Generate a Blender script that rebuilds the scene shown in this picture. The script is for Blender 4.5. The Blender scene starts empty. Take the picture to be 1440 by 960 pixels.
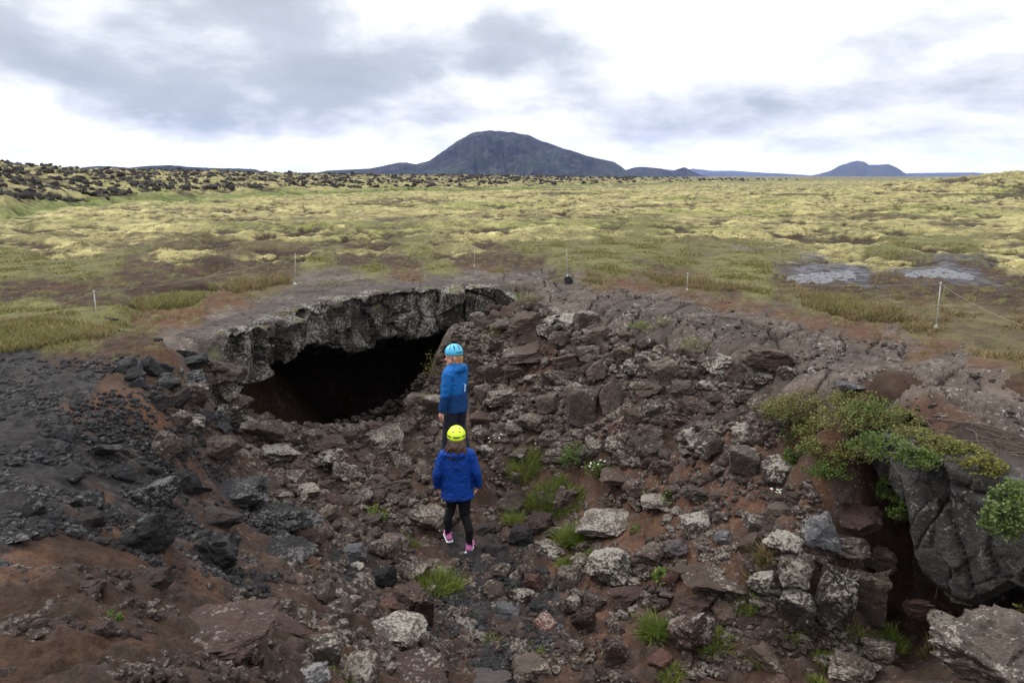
import time as _t
_T0 = _t.time()
def tick(n): pass
HAZE = 5.2e-5; SKYK = .74; SUNE = 2.0; EXPO = 0.2
# cloud banks: direction as seen from the path's head (bearing/elevation pairs), radii in thousandths
BANKS = [(110,105,270,48,.27,-14),(450,80,230,58,.29,-12),(690,62,125,48,.23,-5),(330,10,140,28,.16,0),(860,15,80,24,.08,0),(950,150,150,24,.11,5),(1390,120,120,34,.10,0),(1180,195,170,16,.08,0),
 (300,195,380,30,-.22,0),(620,135,70,26,-.10,0),(1180,75,200,50,.06,8)]
import bpy, math, random
import numpy as np
from mathutils import Vector, Matrix, Euler
random.seed(7)
RNG = np.random.default_rng(11)
sc = bpy.context.scene
COL = sc.collection
R = math.radians

# ------------------------------------------------------------------ camera
PITCH = R(13.6); FPX = 960.0
cam_d = bpy.data.cameras.new('camera'); cam = bpy.data.objects.new('camera', cam_d)
COL.objects.link(cam); sc.camera = cam
cam_d.sensor_width = 36; cam_d.lens = 24.0
cam_d.clip_start = 0.05; cam_d.clip_end = 60000
cam.location = (0, 0, 0); cam.rotation_euler = (math.pi/2 - PITCH, 0, 0)
cP, sP = math.cos(PITCH), math.sin(PITCH)

def ray(px, py):
    a = (px-720)/FPX; b = (480-py)/FPX
    return np.array([a, cP + b*sP, -sP + b*cP])
def at_z(px, py, z):
    r = ray(px, py); return r*(z/r[2])
def at_y(px, py, y):
    r = ray(px, py); return r*(y/r[1])
def depth_of(p):
    return p[1]*cP - p[2]*sP

# ------------------------------------------------------------------ noise (vectorised)
def _hash(ix, iy, iz, seed):
    h = (ix.astype(np.int64)*374761393 + iy.astype(np.int64)*668265263 + iz.astype(np.int64)*2147483647 + seed*1274126177) & 0xffffffff
    h = ((h ^ (h >> 13)) * 1274126177) & 0xffffffff
    h = ((h ^ (h >> 16)) * 2246822519) & 0xffffffff
    return (h ^ (h >> 15)) & 0xffffffff
_pr = np.random.default_rng(99); _PERM = _pr.permutation(4096).astype(np.int32); _PERM = np.r_[_PERM, _PERM]
_ga = _pr.uniform(0, 2*math.pi, 4096); _GX = np.cos(_ga).astype(np.float32); _GY = np.sin(_ga).astype(np.float32)
def perlin2(x, y, seed=0):
    x = x+(seed*37.31 % 911); y = y+(seed*91.7 % 701)
    x0 = np.floor(x); y0 = np.floor(y); fx = (x-x0).astype(np.float32); fy = (y-y0).astype(np.float32)
    ix = x0.astype(np.int32) & 4095; iy = y0.astype(np.int32) & 4095
    u = fx*fx*fx*(fx*(fx*6-15)+10); v = fy*fy*fy*(fy*(fy*6-15)+10)
    p0 = _PERM[ix]; p1 = _PERM[ix+1]
    i00 = _PERM[p0+iy]; i10 = _PERM[p1+iy]; i01 = _PERM[p0+iy+1]; i11 = _PERM[p1+iy+1]
    a = _GX[i00]*fx+_GY[i00]*fy; b = _GX[i10]*(fx-1)+_GY[i10]*fy
    c = _GX[i01]*fx+_GY[i01]*(fy-1); d = _GX[i11]*(fx-1)+_GY[i11]*(fy-1)
    ab = a+(b-a)*u; cd = c+(d-c)*u
    return 1.4*(ab+(cd-ab)*v)
def fbm2(x, y, octv=4, seed=0, gain=0.5, lac=2.03):
    s = 0; a = 1.0; n = 0
    for i in range(octv):
        s = s + a*perlin2(x, y, seed+i*17); n += a
        x = x*lac+3.1; y = y*lac-1.7; a *= gain
    return s/n
def _g3(ix, iy, iz, fx, fy, fz, seed):
    h = _hash(ix, iy, iz, seed)
    return ((h & 1023)/511.5-1)*fx + (((h >> 10) & 1023)/511.5-1)*fy + (((h >> 20) & 1023)/511.5-1)*fz
def perlin3(p, seed=0):
    x, y, z = p[:, 0], p[:, 1], p[:, 2]
    x0 = np.floor(x).astype(np.int64); y0 = np.floor(y).astype(np.int64); z0 = np.floor(z).astype(np.int64)
    fx = x-x0; fy = y-y0; fz = z-z0
    u = fx*fx*(3-2*fx); v = fy*fy*(3-2*fy); w = fz*fz*(3-2*fz)
    r = 0
    for i in (0, 1):
        for j in (0, 1):
            for k in (0, 1):
                g = _g3(x0+i, y0+j, z0+k, fx-i, fy-j, fz-k, seed)
                r = r + g*(u if i else 1-u)*(v if j else 1-v)*(w if k else 1-w)
    return r*1.2
def fbm3(p, octv=4, seed=0, gain=0.5):
    s = 0; a = 1.0; n = 0
    for i in range(octv):
        s = s + a*perlin3(p, seed+i*13); n += a; p = p*2.03+1.7; a *= gain
    return s/n
def worley2(x, y, seed=0, jit=0.9):
    ix = np.floor(x).astype(np.int64); iy = np.floor(y).astype(np.int64)
    f1 = np.full(x.shape, 9.0); f2 = np.full(x.shape, 9.0); idv = np.zeros(x.shape)
    for i in (-1, 0, 1):
        for j in (-1, 0, 1):
            h = _hash(ix+i, iy+j, np.zeros_like(ix), seed)
            cx = ix+i+0.5+jit*((h & 1023)/1023.-.5); cy = iy+j+0.5+jit*(((h >> 10) & 1023)/1023.-.5)
            d = np.sqrt((cx-x)**2+(cy-y)**2); r = ((h >> 20) & 1023)/1023.
            m = d < f1
            f2 = np.where(m, f1, np.minimum(f2, d)); f1 = np.where(m, d, f1); idv = np.where(m, r, idv)
    return f1, f2, idv
def worley3(p, seed=0, jit=0.9):
    ip = np.floor(p).astype(np.int64)
    n = len(p); f1 = np.full(n, 9.0); f2 = np.full(n, 9.0); idv = np.zeros(n)
    for i in (-1, 0, 1):
        for j in (-1, 0, 1):
            for k in (-1, 0, 1):
                h = _hash(ip[:, 0]+i, ip[:, 1]+j, ip[:, 2]+k, seed)
                c = np.stack([ip[:, 0]+i+.5+jit*((h & 1023)/1023.-.5), ip[:, 1]+j+.5+jit*(((h >> 10) & 1023)/1023.-.5),
                              ip[:, 2]+k+.5+jit*(((h >> 20) & 1023)/1023.-.5)], 1)
                d = np.sqrt(((c-p)**2).sum(1)); r = ((h >> 5) & 1023)/1023.
                m = d < f1
                f2 = np.where(m, f1, np.minimum(f2, d)); f1 = np.where(m, d, f1); idv = np.where(m, r, idv)
    return f1, f2, idv
def worley3c(p, seed=0, jit=0.9):
    ip = np.floor(p).astype(np.int64); n = len(p); f1 = np.full(n, 9.0); f2 = np.full(n, 9.0); idv = np.zeros(n); C = np.zeros((n, 3))
    for i in (-1, 0, 1):
        for j in (-1, 0, 1):
            for k in (-1, 0, 1):
                h = _hash(ip[:, 0]+i, ip[:, 1]+j, ip[:, 2]+k, seed)
                c = np.stack([ip[:, 0]+i+.5+jit*((h & 1023)/1023.-.5), ip[:, 1]+j+.5+jit*(((h >> 10) & 1023)/1023.-.5), ip[:, 2]+k+.5+jit*(((h >> 20) & 1023)/1023.-.5)], 1)
                d = np.sqrt(((c-p)**2).sum(1)); r = ((h >> 5) & 1023)/1023.
                m = d < f1; f2 = np.where(m, f1, np.minimum(f2, d)); f1 = np.where(m, d, f1); idv = np.where(m, r, idv); C[m] = c[m]
    return f1, f2, idv, p-C
def sstep(a, b, x):
    t = np.clip((x-a)/(b-a), 0, 1); return t*t*(3-2*t)

# ------------------------------------------------------------------ mesh helpers
def mesh_np(name, verts, faces, mat=None, smooth=True, col=None, parent=None):
    """faces: (n,3) or (n,4) int array, or a list of such arrays."""
    if not isinstance(faces, list): faces = [faces]
    me = bpy.data.meshes.new(name)
    verts = np.asarray(verts, dtype=np.float32)
    me.vertices.add(len(verts)); me.vertices.foreach_set('co', verts.ravel())
    loops = np.concatenate([np.asarray(f, np.int32).ravel() for f in faces])
    tot = np.concatenate([np.full(len(f), np.asarray(f).shape[1], np.int32) for f in faces])
    start = np.concatenate([[0], np.cumsum(tot)[:-1]]).astype(np.int32)
    me.loops.add(len(loops)); me.loops.foreach_set('vertex_index', loops)
    me.polygons.add(len(tot)); me.polygons.foreach_set('loop_start', start)
    try: me.polygons.foreach_set('loop_total', tot)
    except Exception: pass
    me.polygons.foreach_set('use_smooth', np.full(len(tot), smooth, bool))
    me.update(calc_edges=True); me.validate()
    if col is not None:
        c = np.ones((len(verts), 4), np.float32); c[:, :3] = col[:, :3]
        if col.shape[1] == 4: c[:, 3] = col[:, 3]
        at = me.color_attributes.new('col', 'FLOAT_COLOR', 'POINT'); at.data.foreach_set('color', c.ravel())
    if mat: me.materials.append(mat)
    o = bpy.data.objects.new(name, me); COL.objects.link(o)
    if parent: o.parent = parent
    return o
def tag(o, label=None, cat=None, group=None, kind=None):
    if label: o['label'] = label
    if cat: o['category'] = cat
    if group: o['group'] = group
    if kind: o['kind'] = kind
    return o
def empty(name, loc, rz=0):
    o = bpy.data.objects.new(name, None); COL.objects.link(o); o.location = loc; o.rotation_euler = (0, 0, rz)
    o.empty_display_size = .1
    return o
def grid_faces(nu, nv, wrap=False):
    """vertex index = u*nv+v"""
    u = np.arange(nu if wrap else nu-1); v = np.arange(nv-1)
    U, V = np.meshgrid(u, v, indexing='ij'); U2 = (U+1) % nu
    return np.stack([U*nv+V, U2*nv+V, U2*nv+V+1, U*nv+V+1], -1).reshape(-1, 4)

# ------------------------------------------------------------------ materials
def new_mat(name):
    m = bpy.data.materials.new(name); m.use_nodes = True
    nt = m.node_tree; b = nt.nodes['Principled BSDF']
    return m, nt, b
def N(nt, typ, **kw):
    n = nt.nodes.new(typ)
    for k, v in kw.items():
        if k.startswith('i_'):
            n.inputs[k[2:].replace('_', ' ')].default_value = v
        else: setattr(n, k, v)
    return n
def L(nt, a, b): nt.links.new(a, b)
def noise(nt, vec, scale, detail=4, rough=.55, dist=0):
    n = N(nt, 'ShaderNodeTexNoise'); n.inputs['Scale'].default_value = scale; n.inputs['Detail'].default_value = detail
    n.inputs['Roughness'].default_value = rough; n.inputs['Distortion'].default_value = dist
    if vec is not None: L(nt, vec, n.inputs['Vector'])
    return n.outputs[0]
def ramp(nt, fac, stops):
    r = N(nt, 'ShaderNodeValToRGB'); e = r.color_ramp.elements
    while len(e) < len(stops): e.new(.5)
    for i, (p, c) in enumerate(stops):
        e[i].position = p; e[i].color = (*c, 1) if len(c) == 3 else c
    L(nt, fac, r.inputs[0]); return r.outputs[0]
def mrange(nt, val, a, b, c=0, d=1, smooth=False):
    m = N(nt, 'ShaderNodeMapRange'); m.inputs[1].default_value = a; m.inputs[2].default_value = b
    m.inputs[3].default_value = c; m.inputs[4].default_value = d
    if smooth: m.interpolation_type = 'SMOOTHSTEP'
    L(nt, val, m.inputs[0]); return m.outputs[0]
def math_(nt, op, a, b=None, c=None):
    m = N(nt, 'ShaderNodeMath', operation=op)
    for i, v in enumerate((a, b, c)):
        if v is None: continue
        if isinstance(v, (int, float)): m.inputs[i].default_value = v
        else: L(nt, v, m.inputs[i])
    return m.outputs[0]
def mix(nt, fac, a, b, mode='MIX'):
    m = N(nt, 'ShaderNodeMix', data_type='RGBA', blend_type=mode)
    for i, v in ((0, fac), (6, a), (7, b)):
        if isinstance(v, (int, float)): m.inputs[i].default_value = v
        elif isinstance(v, tuple): m.inputs[i].default_value = (*v, 1)
        else: L(nt, v, m.inputs[i])
    return m.outputs[2]
def bump(nt, b, height, strength, dist=.02, prev=None):
    n = N(nt, 'ShaderNodeBump'); n.inputs['Strength'].default_value = strength; n.inputs['Distance'].default_value = dist
    L(nt, height, n.inputs['Height'])
    if prev is not None: L(nt, prev, n.inputs['Normal'])
    L(nt, n.outputs[0], b.inputs['Normal']); return n.outputs[0]
def geo_pos(nt): return N(nt, 'ShaderNodeNewGeometry').outputs['Position']
def simple_mat(name, col, rough=.7, var=.15, scale=20, bmp=.0, metallic=0, spec=.4):
    m, nt, b = new_mat(name)
    tc = N(nt, 'ShaderNodeTexCoord').outputs['Object']
    f = noise(nt, tc, scale, 4)
    L(nt, mix(nt, f, tuple(c*(1-var) for c in col), tuple(min(1, c*(1+var)) for c in col)), b.inputs['Base Color'])
    b.inputs['Roughness'].default_value = rough; b.inputs['Metallic'].default_value = metallic
    b.inputs['Specular IOR Level'].default_value = spec
    if bmp: bump(nt, b, noise(nt, tc, scale*3, 3), bmp, .01)
    return m
# ================================================================== terrain height
PLAIN_PTS = [  # (px, py, z) on the plain round the hole, all relative to the eye
 (137,458,-2.08),(0,480,-2.05),(0,440,-2.1),(200,440,-2.1),(310,410,-2.15),(415,400,-2.15),(300,470,-2.15),(250,480,-2.12),
 (345,471,-2.2),(400,448,-2.2),(438,434,-2.2),(470,424,-2.2),(500,420,-2.2),(545,413,-2.2),(600,408,-2.2),(640,406,-2.2),(690,406,-2.2),
 (740,409,-2.2),(668,374,-2.15),(798,386,-2.15),(540,390,-2.15),(850,400,-2.15),(967,410,-2.12),(1100,420,-2.08),(1318,460,-2.02),
 (1440,470,-2.0),(850,430,-2.2),(950,450,-2.18),(1000,440,-2.15),(1100,480,-2.1),(1240,500,-2.1),(1200,545,-2.15),(1300,550,-2.1),
 (1440,560,-2.1),(1350,600,-2.15),(1440,630,-2.2),(100,360,-2.1),(400,350,-2.1),(720,345,-2.1),(1000,350,-2.1),(1400,370,-2.0),
 (300,500,-2.2),(305,488,-2.2),(1700,500,-2.0),(1700,640,-2.0),(-250,500,-1.95),(-250,440,-2.05)]
PIT_PTS = [
 (0,505,-2.02),(100,500,-2.05),(200,500,-2.08),(250,500,-2.15),(150,540,-2.08),(60,560,-2.0),(0,600,-1.92),(120,600,-2.1),(200,570,-2.2),(250,545,-2.35),
 (0,700,-1.85),(100,700,-2.1),(0,800,-1.75),(100,800,-2.0),(0,900,-1.65),(100,880,-1.85),(0,960,-1.6),(200,950,-1.85),(300,960,-2.1),(200,880,-2.15),
 (-200,600,-1.8),(-200,800,-1.65),(-250,960,-1.6),
 (200,640,-2.45),(225,690,-2.6),(200,740,-2.5),(260,600,-2.55),(300,540,-2.7),(300,570,-2.95),(280,640,-2.95),(330,600,-3.3),(338,574,-3.2),(350,640,-3.6),
 (310,690,-3.15),(330,720,-3.2),(400,720,-3.55),(300,780,-2.9),(300,870,-2.5),(380,800,-3.1),(400,880,-3.0),(430,940,-3.0),(360,945,-2.5),
 (358,596,-3.75),(400,616,-4.1),(440,620,-4.35),(500,604,-4.32),(556,588,-4.2),(592,556,-4.0),(608,515,-3.6),(634,480,-3.2),(655,462,-2.9),(690,440,-2.6),(740,420,-2.3),
 (430,650,-3.95),(480,690,-4.2),(520,640,-4.3),(580,610,-4.3),(560,680,-4.45),(500,760,-4.1),(470,800,-3.8),(560,760,-4.6),(480,880,-3.3),(520,850,-3.7),(560,900,-3.8),(530,955,-3.3),
 (600,780,-4.65),(650,778,-4.65),(620,830,-4.6),(655,658,-4.13),(610,640,-4.3),(700,700,-4.55),(700,650,-4.2),(720,780,-4.6),(700,860,-4.65),(650,950,-4.4),(800,955,-4.5),(780,880,-4.55),
 (700,600,-3.95),(700,560,-3.7),(690,520,-3.4),(690,480,-3.0),(740,470,-2.75),(760,440,-2.45),(780,600,-3.75),(760,540,-3.3),(780,490,-2.85),(820,450,-2.42),(870,470,-2.5),(900,500,-2.7),(960,500,-2.5),
 (840,560,-3.3),(900,560,-3.1),(900,620,-3.5),(830,640,-3.8),(780,680,-4.25),(980,560,-2.95),(1000,620,-3.2),(1060,560,-2.7),(1060,620,-2.95),(1100,580,-2.55),
 (820,700,-4.25),(900,700,-3.95),(850,760,-4.3),(780,760,-4.5),(900,780,-4.1),(980,720,-3.7),(1000,790,-3.85),(960,840,-4.1),(1060,720,-3.4),(1040,800,-3.75),(880,860,-4.4),(920,930,-4.4),(1020,930,-4.3),
 (1120,640,-2.95),(1100,700,-3.25),(1180,600,-2.4),(1160,660,-2.85),(1160,720,-3.2),(1190,700,-3.15),
 (1100,780,-3.5),(1160,760,-3.4),(1100,890,-4.15),(1160,905,-4.2),(1220,900,-4.2),(1120,950,-4.3),(1230,950,-4.25),(1300,930,-4.3),
 (1350,900,-4.1),(1400,945,-3.8),(1440,900,-3.6),(1520,900,-3.0),(1500,960,-3.1),
 (1000,480,-2.3),(1040,490,-2.25),(1080,520,-2.3),(1150,545,-2.2),(920,465,-2.3)]
PLAIN_XYZ = np.array([at_z(*p) for p in PLAIN_PTS])
PIT_XYZ = np.array([at_z(*p) for p in PIT_PTS])
# ledge line (px, py of top, py of lip)
LEDGE = [(300,497,508),(322,484,530),(345,471,545),(375,458,522),(400,448,505),(425,438,494),(440,434,489),(470,424,486),(500,420,492),(545,413,484),(600,408,475),(640,406,469),(690,406,452),(740,409,430)]
LED = np.array([at_z(a, b, -2.2) for a, b, c in LEDGE])
LEDZ = np.array([at_y(a, c, LED[i][1])[2] for i, (a, b, c) in enumerate(LEDGE)])
LEDGE2 = [(1195,590,628),(1222,612,668),(1248,630,712),(1266,640,745),(1290,648,800),(1320,655,838),(1350,662,858),(1385,672,868),(1415,682,850),(1440,690,832),(1480,706,850),(1540,735,880),(1600,770,930)]
LED2 = np.array([at_z(a, b, -2.44) for a, b, c in LEDGE2])
LEDZ2 = np.array([at_y(a, c, LED2[i][1])[2] for i, (a, b, c) in enumerate(LEDGE2)])
# cave floor points behind the ledge
cave_pts = [(-3.95,9.9,-4.8),(-3.75,10.7,-5.4),(-3.3,11.7,-5.7),(-2.6,12.5,-5.7),(-1.8,13.1,-5.4),(-1.2,13.5,-4.9),(-3.7,13.0,-6),(-2.4,14.2,-6),(-1.3,14.8,-5.5),(-4.8,12.2,-5.8),(-4.2,16,-6.4),(-2,17.5,-6.3)]
cave_pts += [(3.9,6.0,-4.5),(4.35,5.7,-4.6),(3.75,5.65,-4.3),(4.15,5.25,-4.5),(4.55,4.75,-4.5),(4.9,4.2,-4.3),(5.2,3.7,-4.1)]
ring = []
for X in (-9, -7.5): 
    for Y in (8.5, 10.5, 13, 16, 20): ring.append((X, Y, -2.1))
ring += [(-5.9,9.6,-2.12),(-6.4,10.8,-2.12),(-6.7,12.4,-2.12),(-6.9,14.5,-2.12),(-7,17,-2.12),(-6.2,19.6,-2.12),(-4,21,-2.12),(-1.6,21,-2.12),(.4,19.5,-2.12),(.7,14.6,-2.12),(.8,16,-2.12),(.8,17.6,-2.12),(-5.1,9.15,-2.12)]
for X in (1.2, 2.4, 4.5):
    for Y in (13.2, 15.5, 18, 21): ring.append((X, Y, -2.12))
ring += [(X, 23.5, -2.12) for X in (-7, -4, -1, 2)]
# slab at lower right: behind it the plain is back at its level
slabp = [(3.75,6.75,-2.2),(4.2,6.75,-2.17),(4.6,6.7,-2.15),(5.2,6.3,-2.15),(5.8,5.7,-2.14),(6.3,5.0,-2.12),(6.5,4.2,-2.12),(6.5,3.4,-2.12),(4.3,7.6,-2.15),(5.6,7.8,-2.1),(7.2,6.4,-2.1),(7.4,4.4,-2.1),(7.4,3,-2.0),(6.0,1.6,-2.0),(3.0,7.2,-2.2)]
near = [(X, Y, -1.6) for X, Y in ((0,0),(-1,.6),(-1,-1),(1,-1),(-3,0),(-.3,1.0))]
near += [(.6,1.2,-1.9),(.8,2.6,-3.4),(0,3.2,-3.6),(2,3,-4.2),(2.5,1.6,-3.6),(3.5,2.2,-3.6),(1.5,.5,-2.0),(0,2,-2.4),(3,-1,-1.8),(-6,3,-1.7),(-6,-3,-1.7),(0,-6,-1.7),(7,-2,-1.9)]
far = [(24*math.cos(t)*1.0, 24*math.sin(t), -2.1) for t in np.linspace(0, 2*math.pi, 16, endpoint=False)]
right_keep = [p for p in PLAIN_XYZ if True]
def in_cave_px(p):  # plain points that lie above the cave must not enter the pit field
    return (-6.8 < p[0] < .2) and (8.6 < p[1] < 22) and p[1] > np.interp(p[0], LED[:, 0], LED[:, 1]) - .2 and p[0] > -5.2 - .0
CAVE2 = [tuple(p[:2]) for p in LED2]+[(6.9,3.1),(6.75,5.1),(5.5,6.6),(4.2,7.15),(3.05,6.95)]
def _far_from_line(p, pts, r):
    a = np.array(pts)[:, :2]; b = np.concatenate([a[:-1]+(a[1:]-a[:-1])*t for t in np.linspace(0, 1, 12)])
    return np.sqrt(((b-np.array(p[:2]))**2).sum(1)).min() > r
plain_for_pit = np.array([p for p in PLAIN_XYZ if not (-5.4 < p[0] < .9 and p[1] > 8.2 and p[1] < 19) and (_far_from_line(p, LED2, .7))])
P1 = np.vstack([PIT_XYZ, plain_for_pit, np.array(cave_pts), np.array(ring), np.array(slabp), np.array(near), np.array(far)])
P0 = np.vstack([LED2, LED2+np.array([.3,.3,.02]), PLAIN_XYZ[[all(math.hypot(p[0]-q[0], p[1]-q[1]) > .45 for q in LED2) for p in PLAIN_XYZ]], np.array(ring), np.array([(5.6,4.2,-2.3),(6,5.5,-2.15),(6.0,3.0,-2.3),(-5.5,14,-2.12),(-3,16,-2.12),(-1,19,-2.12),(-5,19,-2.12)]), np.array(far), [(0,0,-1.7),(0,5,-2.1)]])
def dedupe(P):
    keep = []
    for p in P:
        if all(math.hypot(p[0]-q[0], p[1]-q[1]) > .22 for q in keep): keep.append(p)
    return np.array(keep)
P1 = dedupe(P1); P0 = dedupe(P0)
def rbf_fit(P, c=.25, smooth=.02):
    d = np.sqrt(((P[:, None, :2]-P[None, :, :2])**2).sum(-1)+c*c)
    n = len(P); A = np.zeros((n+1, n+1)); A[:n, :n] = d-smooth*np.eye(n)*1.0; A[:n, n] = 1; A[n, :n] = 1
    w = np.linalg.solve(A, np.append(P[:, 2], 0)); return P[:, :2], w, c
def rbf_eval(F, x, y):
    P, w, c = F; out = np.empty(x.size); xf = x.ravel(); yf = y.ravel()
    for i in range(0, x.size, 60000):
        d = np.sqrt((xf[i:i+60000, None]-P[None, :, 0])**2+(yf[i:i+60000, None]-P[None, :, 1])**2+c*c)
        out[i:i+60000] = d@w[:-1]+w[-1]
    return out.reshape(x.shape)
F1 = rbf_fit(P1); F0 = rbf_fit(P0)

# cave roof region: polygon, its front is the ledge line
CAVE = [tuple(p[:2]) for p in LED] + [(1.2,14.4),(1.0,19.5),(-2,22),(-6,21.5),(-7.2,17),(-6.9,12),(-5.6,9.4),(-4.6,8.55)]
def poly_sd(x, y, poly):
    """signed distance, positive inside"""
    n = len(poly); d = np.full(x.shape, 1e9); ins = np.zeros(x.shape, bool)
    for i in range(n):
        ax, ay = poly[i]; bx, by = poly[(i+1) % n]; ex, ey = bx-ax, by-ay
        wx = x-ax; wy = y-ay; t = np.clip((wx*ex+wy*ey)/(ex*ex+ey*ey), 0, 1)
        d = np.minimum(d, (wx-ex*t)**2+(wy-ey*t)**2)
        c = ((ay > y) != (by > y)) & (x < (bx-ax)*(y-ay)/((by-ay) if by != ay else 1e-9)+ax)
        ins ^= c
    d = np.sqrt(d); return np.where(ins, d, -d)
def line_dist(x, y, pts):
    d = np.full(x.shape, 1e9)
    for i in range(len(pts)-1):
        ax, ay = pts[i][:2]; bx, by = pts[i+1][:2]; ex, ey = bx-ax, by-ay
        wx = x-ax; wy = y-ay; t = np.clip((wx*ex+wy*ey)/(ex*ex+ey*ey), 0, 1)
        d = np.minimum(d, (wx-ex*t)**2+(wy-ey*t)**2)
    return np.sqrt(d)

# tables of the fitted surfaces and the distances to the cave outlines (smooth fields, read back bilinearly)
TS = .08; TA = np.arange(-27, 27+TS, TS); TGX, TGY = np.meshgrid(TA, TA, indexing='ij')
def bil(T, fx, fy):
    n, m = T.shape[:2]; fx = np.clip(fx, 0, n-1.001); fy = np.clip(fy, 0, m-1.001); i = fx.astype(np.int32); j = fy.astype(np.int32); a = fx-i; b = fy-j
    if T.ndim == 3: a = a[:, None]; b = b[:, None]
    return T[i, j]*(1-a)*(1-b)+T[i+1, j]*a*(1-b)+T[i, j+1]*(1-a)*b+T[i+1, j+1]*a*b
TF1 = rbf_eval(F1, TGX, TGY); TF0 = rbf_eval(F0, TGX, TGY); TSD1 = poly_sd(TGX, TGY, CAVE); TSD2 = poly_sd(TGX, TGY, CAVE2); TSD = np.maximum(TSD1, TSD2)
PAVE = [tuple(at_z(a, b, -2.18)[:2]) for a, b in [(742,408),(800,408),(880,420),(960,432),(1040,446),(1130,474),(1240,504),(1340,536),(1440,562),(1560,600),(1560,660),(1440,612),(1370,590),(1300,566),(1200,552),(1130,535),(1060,512),(990,486),(910,474),(850,452),(790,440),(745,425)]]
TPV = poly_sd(TGX, TGY, PAVE)
def tab(T, x, y): return bil(T, (x+27)/TS, (y+27)/TS)
# ---------------- colour / surface classes
# classes: 0 moss 1 grass 2 dark brown soil 3 red soil 4 black gravel 5 bedrock 6 olive scrub 7 grey stones 8 orange soil
CLS = {'M':0,'G':1,'S':2,'R':3,'K':4,'B':5,'O':6,'Y':7,'T':8,'D':9}
CC = """M:0,330 100,340 200,330 300,345 400,335 500,340 600,345 250,365 100,352 400,352 500,352 640,340 720,330 850,325 700,325 950,330 1000,320 1100,330 1200,335 1300,330 1300,350 1400,350 1440,330 1200,365 1150,350 1250,372 1430,375 620,355
G:20,370 0,385 40,440 60,470 0,480 120,462 160,458 100,478 0,455 160,440 230,430 270,425 130,380 450,368 520,380 610,378 830,350 900,345 850,378 800,362 870,372 950,372 1010,368 1050,376 760,350 1060,388 1140,425 1190,432 1240,442 1020,385 580,350 1300,343 1330,345 1250,347 880,330 1060,410
S:60,410 0,415 180,390 250,385 330,385 100,425 300,370 380,375 480,365 550,368 700,368 740,375 190,415 650,360 1200,410 1300,415 1150,408 1400,420 1440,405 1250,400 1340,375 1440,392 1100,400 930,385 1000,400
O:350,400 380,395 1250,430 1330,440 1400,450 1440,465 1350,480 1440,510 1280,465 920,395 980,400 1120,412 700,380 820,390 1380,495 1420,530
R:1100,455 1150,470 1200,475 1250,485 1300,495 1360,520 1420,545 1440,560 860,395 900,405 960,418 1040,440 830,402 250,600 1320,600 1400,610 1440,620 1280,585 560,388 1000,425 1370,590
T:300,435 270,445 330,428 210,455 240,460 230,590 215,610 180,575 105,575 150,572 250,610 285,470 1280,510 1200,490
B:400,440 350,455 300,470 270,480 250,490 330,480 450,425 500,408 560,400 620,400 680,398 720,402 600,392 740,395 660,390 780,410 420,415 460,400
B:820,430 860,420 900,430 950,440 1000,450 1050,460 1100,480 1150,500 1200,520 1250,530 1300,540 1350,560 880,450 930,465 980,475 1050,500 1120,520 1180,540 1250,500 1320,520 1400,575 870,435 1440,590 1200,500 1100,500
K:0,510 0,560 0,620 60,600 60,540 120,540 100,620 60,660 150,640 0,680 100,690 170,610 60,720 160,680 220,660 250,690 0,740 200,720
S:100,505 170,500 220,500 180,530 230,530 260,560 200,550 290,600 270,630 300,640 350,650 250,720 300,760 350,800 150,780 250,800 100,760
D:230,800 150,820 80,800 60,860 0,850 100,900 200,900 100,950 300,920 250,950 0,920 380,920 20,960 170,860
T:270,800 30,800 160,745
S:400,850 450,850 420,750 450,700 500,720 380,620 420,640 500,660 560,650 600,700 560,800 620,790 520,900 580,920 650,900 700,880 740,800 700,720 660,680 700,640 
K:640,800 680,830 720,860 690,900 760,840 700,940 480,800
S:800,880 850,930 900,900 950,930 1050,910 1000,880 1150,930 1240,930 1300,920 760,900 820,950
R:760,700 800,720 860,680 920,680 960,660 1000,700 1040,700 1060,680 1100,720 780,780 820,640 900,740 960,780 1050,760 1080,730 880,820 1130,700 1150,690 1120,600 1060,560 820,830
S:750,640 700,580 750,560 800,540 850,600 950,600 900,560 1000,580 1050,600 1150,620 1220,640 1200,600 760,480 800,500 900,520 720,500 1250,600 1290,610
S:700,440 740,430 780,450 660,450 1290,800 1350,900 1250,760
Y:1120,390 1150,389 1180,388 1200,391 1290,385 1310,384 1330,385 1350,386 1140,393
S:1300,392 1370,385 1230,392"""
cpts = []
for line in CC.splitlines():
    k, rest = line.split(':')
    for t in rest.split():
        a, b = t.split(','); cpts.append((float(a), float(b), CLS[k]))
def lp(x, y):  # log-polar ground coordinates about the viewpoint's foot
    r = np.sqrt(x*x+y*y)+1e-6
    return np.arctan2(x, y), .33*np.log(r)
# ---------------- height function
def roughness_fields(x, y): pass
def height(x, y, mode='full'):
    r = np.sqrt(x*x+y*y); z = np.full(x.shape, -2.1)
    near_m = r < 26
    if near_m.any():
        xn = x[near_m]; yn = y[near_m]; rn = r[near_m]
        f1 = tab(TF1, xn, yn)
        f1 = np.where(f1 > -2.0, -2.0+(f1+2.0)*.6, f1)
        if mode == 'pit': zz = f1
        else:
            f0 = tab(TF0, xn, yn); sd = tab(TSD, xn, yn)
            w = sstep(0, .5, sd); zz = f1*(1-w)+f0*w
        z[near_m] = zz*(1-sstep(20, 25.5, rn))-2.1*sstep(20, 25.5, rn)
    return z
def lava_front(az):  # distance of the lava field's edge by bearing
    px = 720+960*np.tan(np.clip(az, -1.3, 1.3))*1.03
    return np.interp(px, [-600,0,100,350,500,720,900,1100,1500,3000], [38,47,60,80,98,115,190,330,600,900])
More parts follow.
